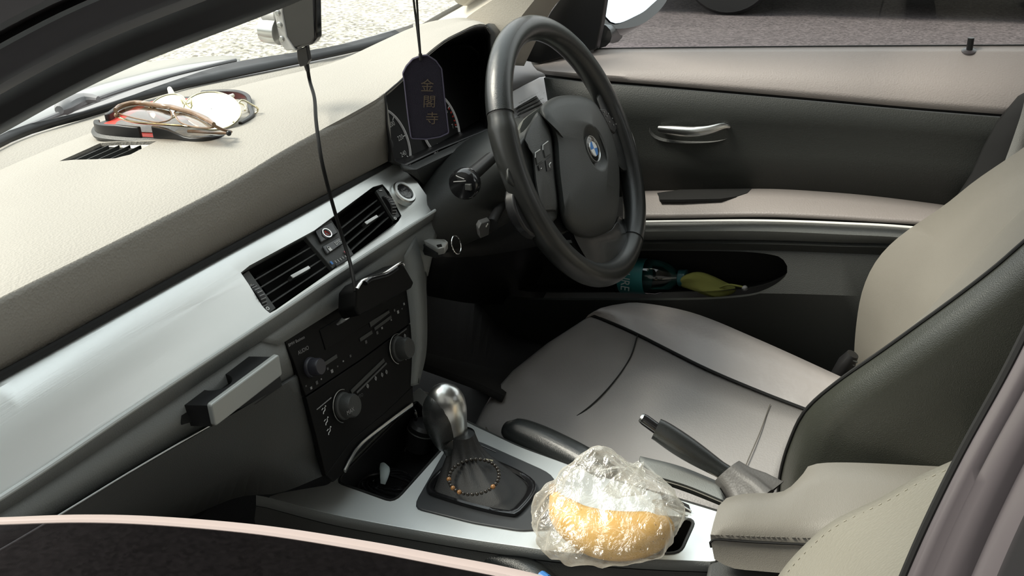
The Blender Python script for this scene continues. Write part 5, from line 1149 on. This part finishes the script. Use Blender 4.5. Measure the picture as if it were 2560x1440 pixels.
# brown pair on top
g2_ = glasses('sunglasses', 'brown-framed cat-eye sunglasses lying upside down over the round pair')
def G(x, y, h=.03): return TT(x, y, h)
brow = resample([G(288, 276), G(300, 266), G(335, 257), G(370, 260), G(405, 266), G(428, 268), G(450, 274), G(480, 282), G(515, 298), G(535, 312)], 40)
obj('brow_bar', M().tube(brow, [(.0022+.0012*math.sin(i/39*math.pi*3)**2, .0030) for i in range(40)], 10), MT['tort'], g2_)
for pts in ([(292, 278), (335, 262), (385, 268), (422, 274), (428, 296), (400, 306), (360, 300), (318, 290)], [(440, 278), (490, 292), (530, 314), (528, 320), (490, 318), (455, 308), (440, 292)]):
    lq = resample([G(x, y, .026) for x, y in pts], 40, closed=True); lc2 = sum(lq, V((0, 0, 0)))/40
    obj('lens', M().grid([lq, [lc2.lerp(p, .5)+V((0, 0, .0018)) for p in lq], [lc2.lerp(p, .02)+V((0, 0, .0024)) for p in lq]], cyc_u=True), MT['brownlens'], g2_)
    obj('lens_rim', M().tube(lq+[lq[0]], .0009, 8, caps=False), MT['tort'], g2_)
obj('temple', M().tube(resample([G(536, 314, .026), G(556, 324, .02), G(578, 330, .014), G(560, 333, .012), G(470, 328, .010)], 20), .0017, 8), MT['tort'], g2_)
obj('temple', M().tube(resample([G(290, 280, .028), G(294, 292, .022), G(340, 306, .016), G(420, 312, .013), G(520, 320, .012)], 20), .0013, 8), MT['gold'], g2_)
obj('hinge', M().ball(G(292, 288, .024), .0032), MT['tort'], g2_); obj('hinge', M().ball(G(572, 333, .016), .0030), MT['black'], g2_)

# ================================================================== passenger side, nearest the camera
nd = thing('passenger_door', 'near passenger door with lowered tinted window and dark upper frame', 'door', V((-.76, -.2, .30)))
ge = resample(T([(-400, 1322), (-150, 1306), (0, 1303), (200, 1297), (400, 1303), (650, 1325), (900, 1363), (1100, 1400), (1300, 1440), (1600, 1520), (1900, 1610)], x=-.74), 60)
lowg = [p+V((-.045, 0, -.30)) for p in ge]
struct('window_3', M().grid([ge, [p+V((-.012, 0, -.08)) for p in ge], lowg]), MT['tint'])
obj('glass_edge', M().tube([p for p in ge], (.0011, .0006), 8, flat=(0, 0, 1)), MT['edge'], nd)
obj('door_skin', M().box((-.82, -.35, .62), (.02, 0, 0), (0, .75, 0), (0, 0, .23)), MT['paint'], nd, bevel=.01)
obj('door_card', M().box((-.74, -.35, .60), (.02, 0, 0), (0, .72, 0), (0, 0, .25)), MT['black'], nd, bevel=.01)
# upper frame: swept bands from windscreen pillar to roof
L0 = [(-500, 560), (-60, 365), (0, 337), (120, 270), (240, 208), (340, 163), (430, 127), (540, 85), (640, 47), (720, 15), (800, -18), (1000, -90), (1300, -170)]
def fr_row(dx, dy, x): return resample([P(a+dx, b+dy, x=x) for a, b in L0], 40)
frs = [fr_row(0, 0, -.66), fr_row(-14, -18, -.672), fr_row(-26, -52, -.676), fr_row(-40, -78, -.684), fr_row(-50, -100, -.684)]
obj('pillar_trim', M().grid([[p+V((.02, 0, .012)) for p in frs[0]]]+frs), MT['black'], nd, sharp=50)
frs2 = [fr_row(-50, -98, -.688), fr_row(-60, -108, -.694), fr_row(-75, -140, -.697), fr_row(-90, -165, -.700)]
obj('weather_strip', M().grid(frs2), MT['frame'], nd, sharp=50)
frs3 = [fr_row(-90, -163, -.704), fr_row(-100, -172, -.708), fr_row(-112, -184, -.706), fr_row(-124, -190, -.71)]
obj('inner_seal', M().grid(frs3), MT['black'], nd, sharp=50)
frs4 = [fr_row(-124, -190, -.712), fr_row(-136, -202, -.718), fr_row(-260, -330, -.722), fr_row(-420, -560, -.74)]
obj('frame_outer', M().grid(frs4), MT['frame'], nd, sharp=50)
# rear upright of the window frame, very close to the lens
B = [(2620, 740), (2560, 862), (2510, 958), (2412, 1135), (2330, 1300), (2268, 1440), (2220, 1560)]
def br_(dx, x, s=1.0): return resample([P(a+dx, b, x=x) for a, b in B], 24)
bb = [br_(-2, -.7370), br_(8, -.7392), br_(36, -.7398), br_(60, -.7396), br_(90, -.7406), br_(130, -.7408), br_(160, -.7404), br_(190, -.7416), br_(225, -.7424)]
obj('frame_upright', M().grid(bb), MT['frame2'], nd, sharp=60)
obj('frame_groove', M().tube([p+V((0, .0002, 0)) for p in br_(-3, -.737)], .0006, 8), MT['pit'], nd)
obj('rear_panel', M().grid([br_(224, -.7430), br_(240, -.748), br_(600, -.77)]), MT['black'], nd)
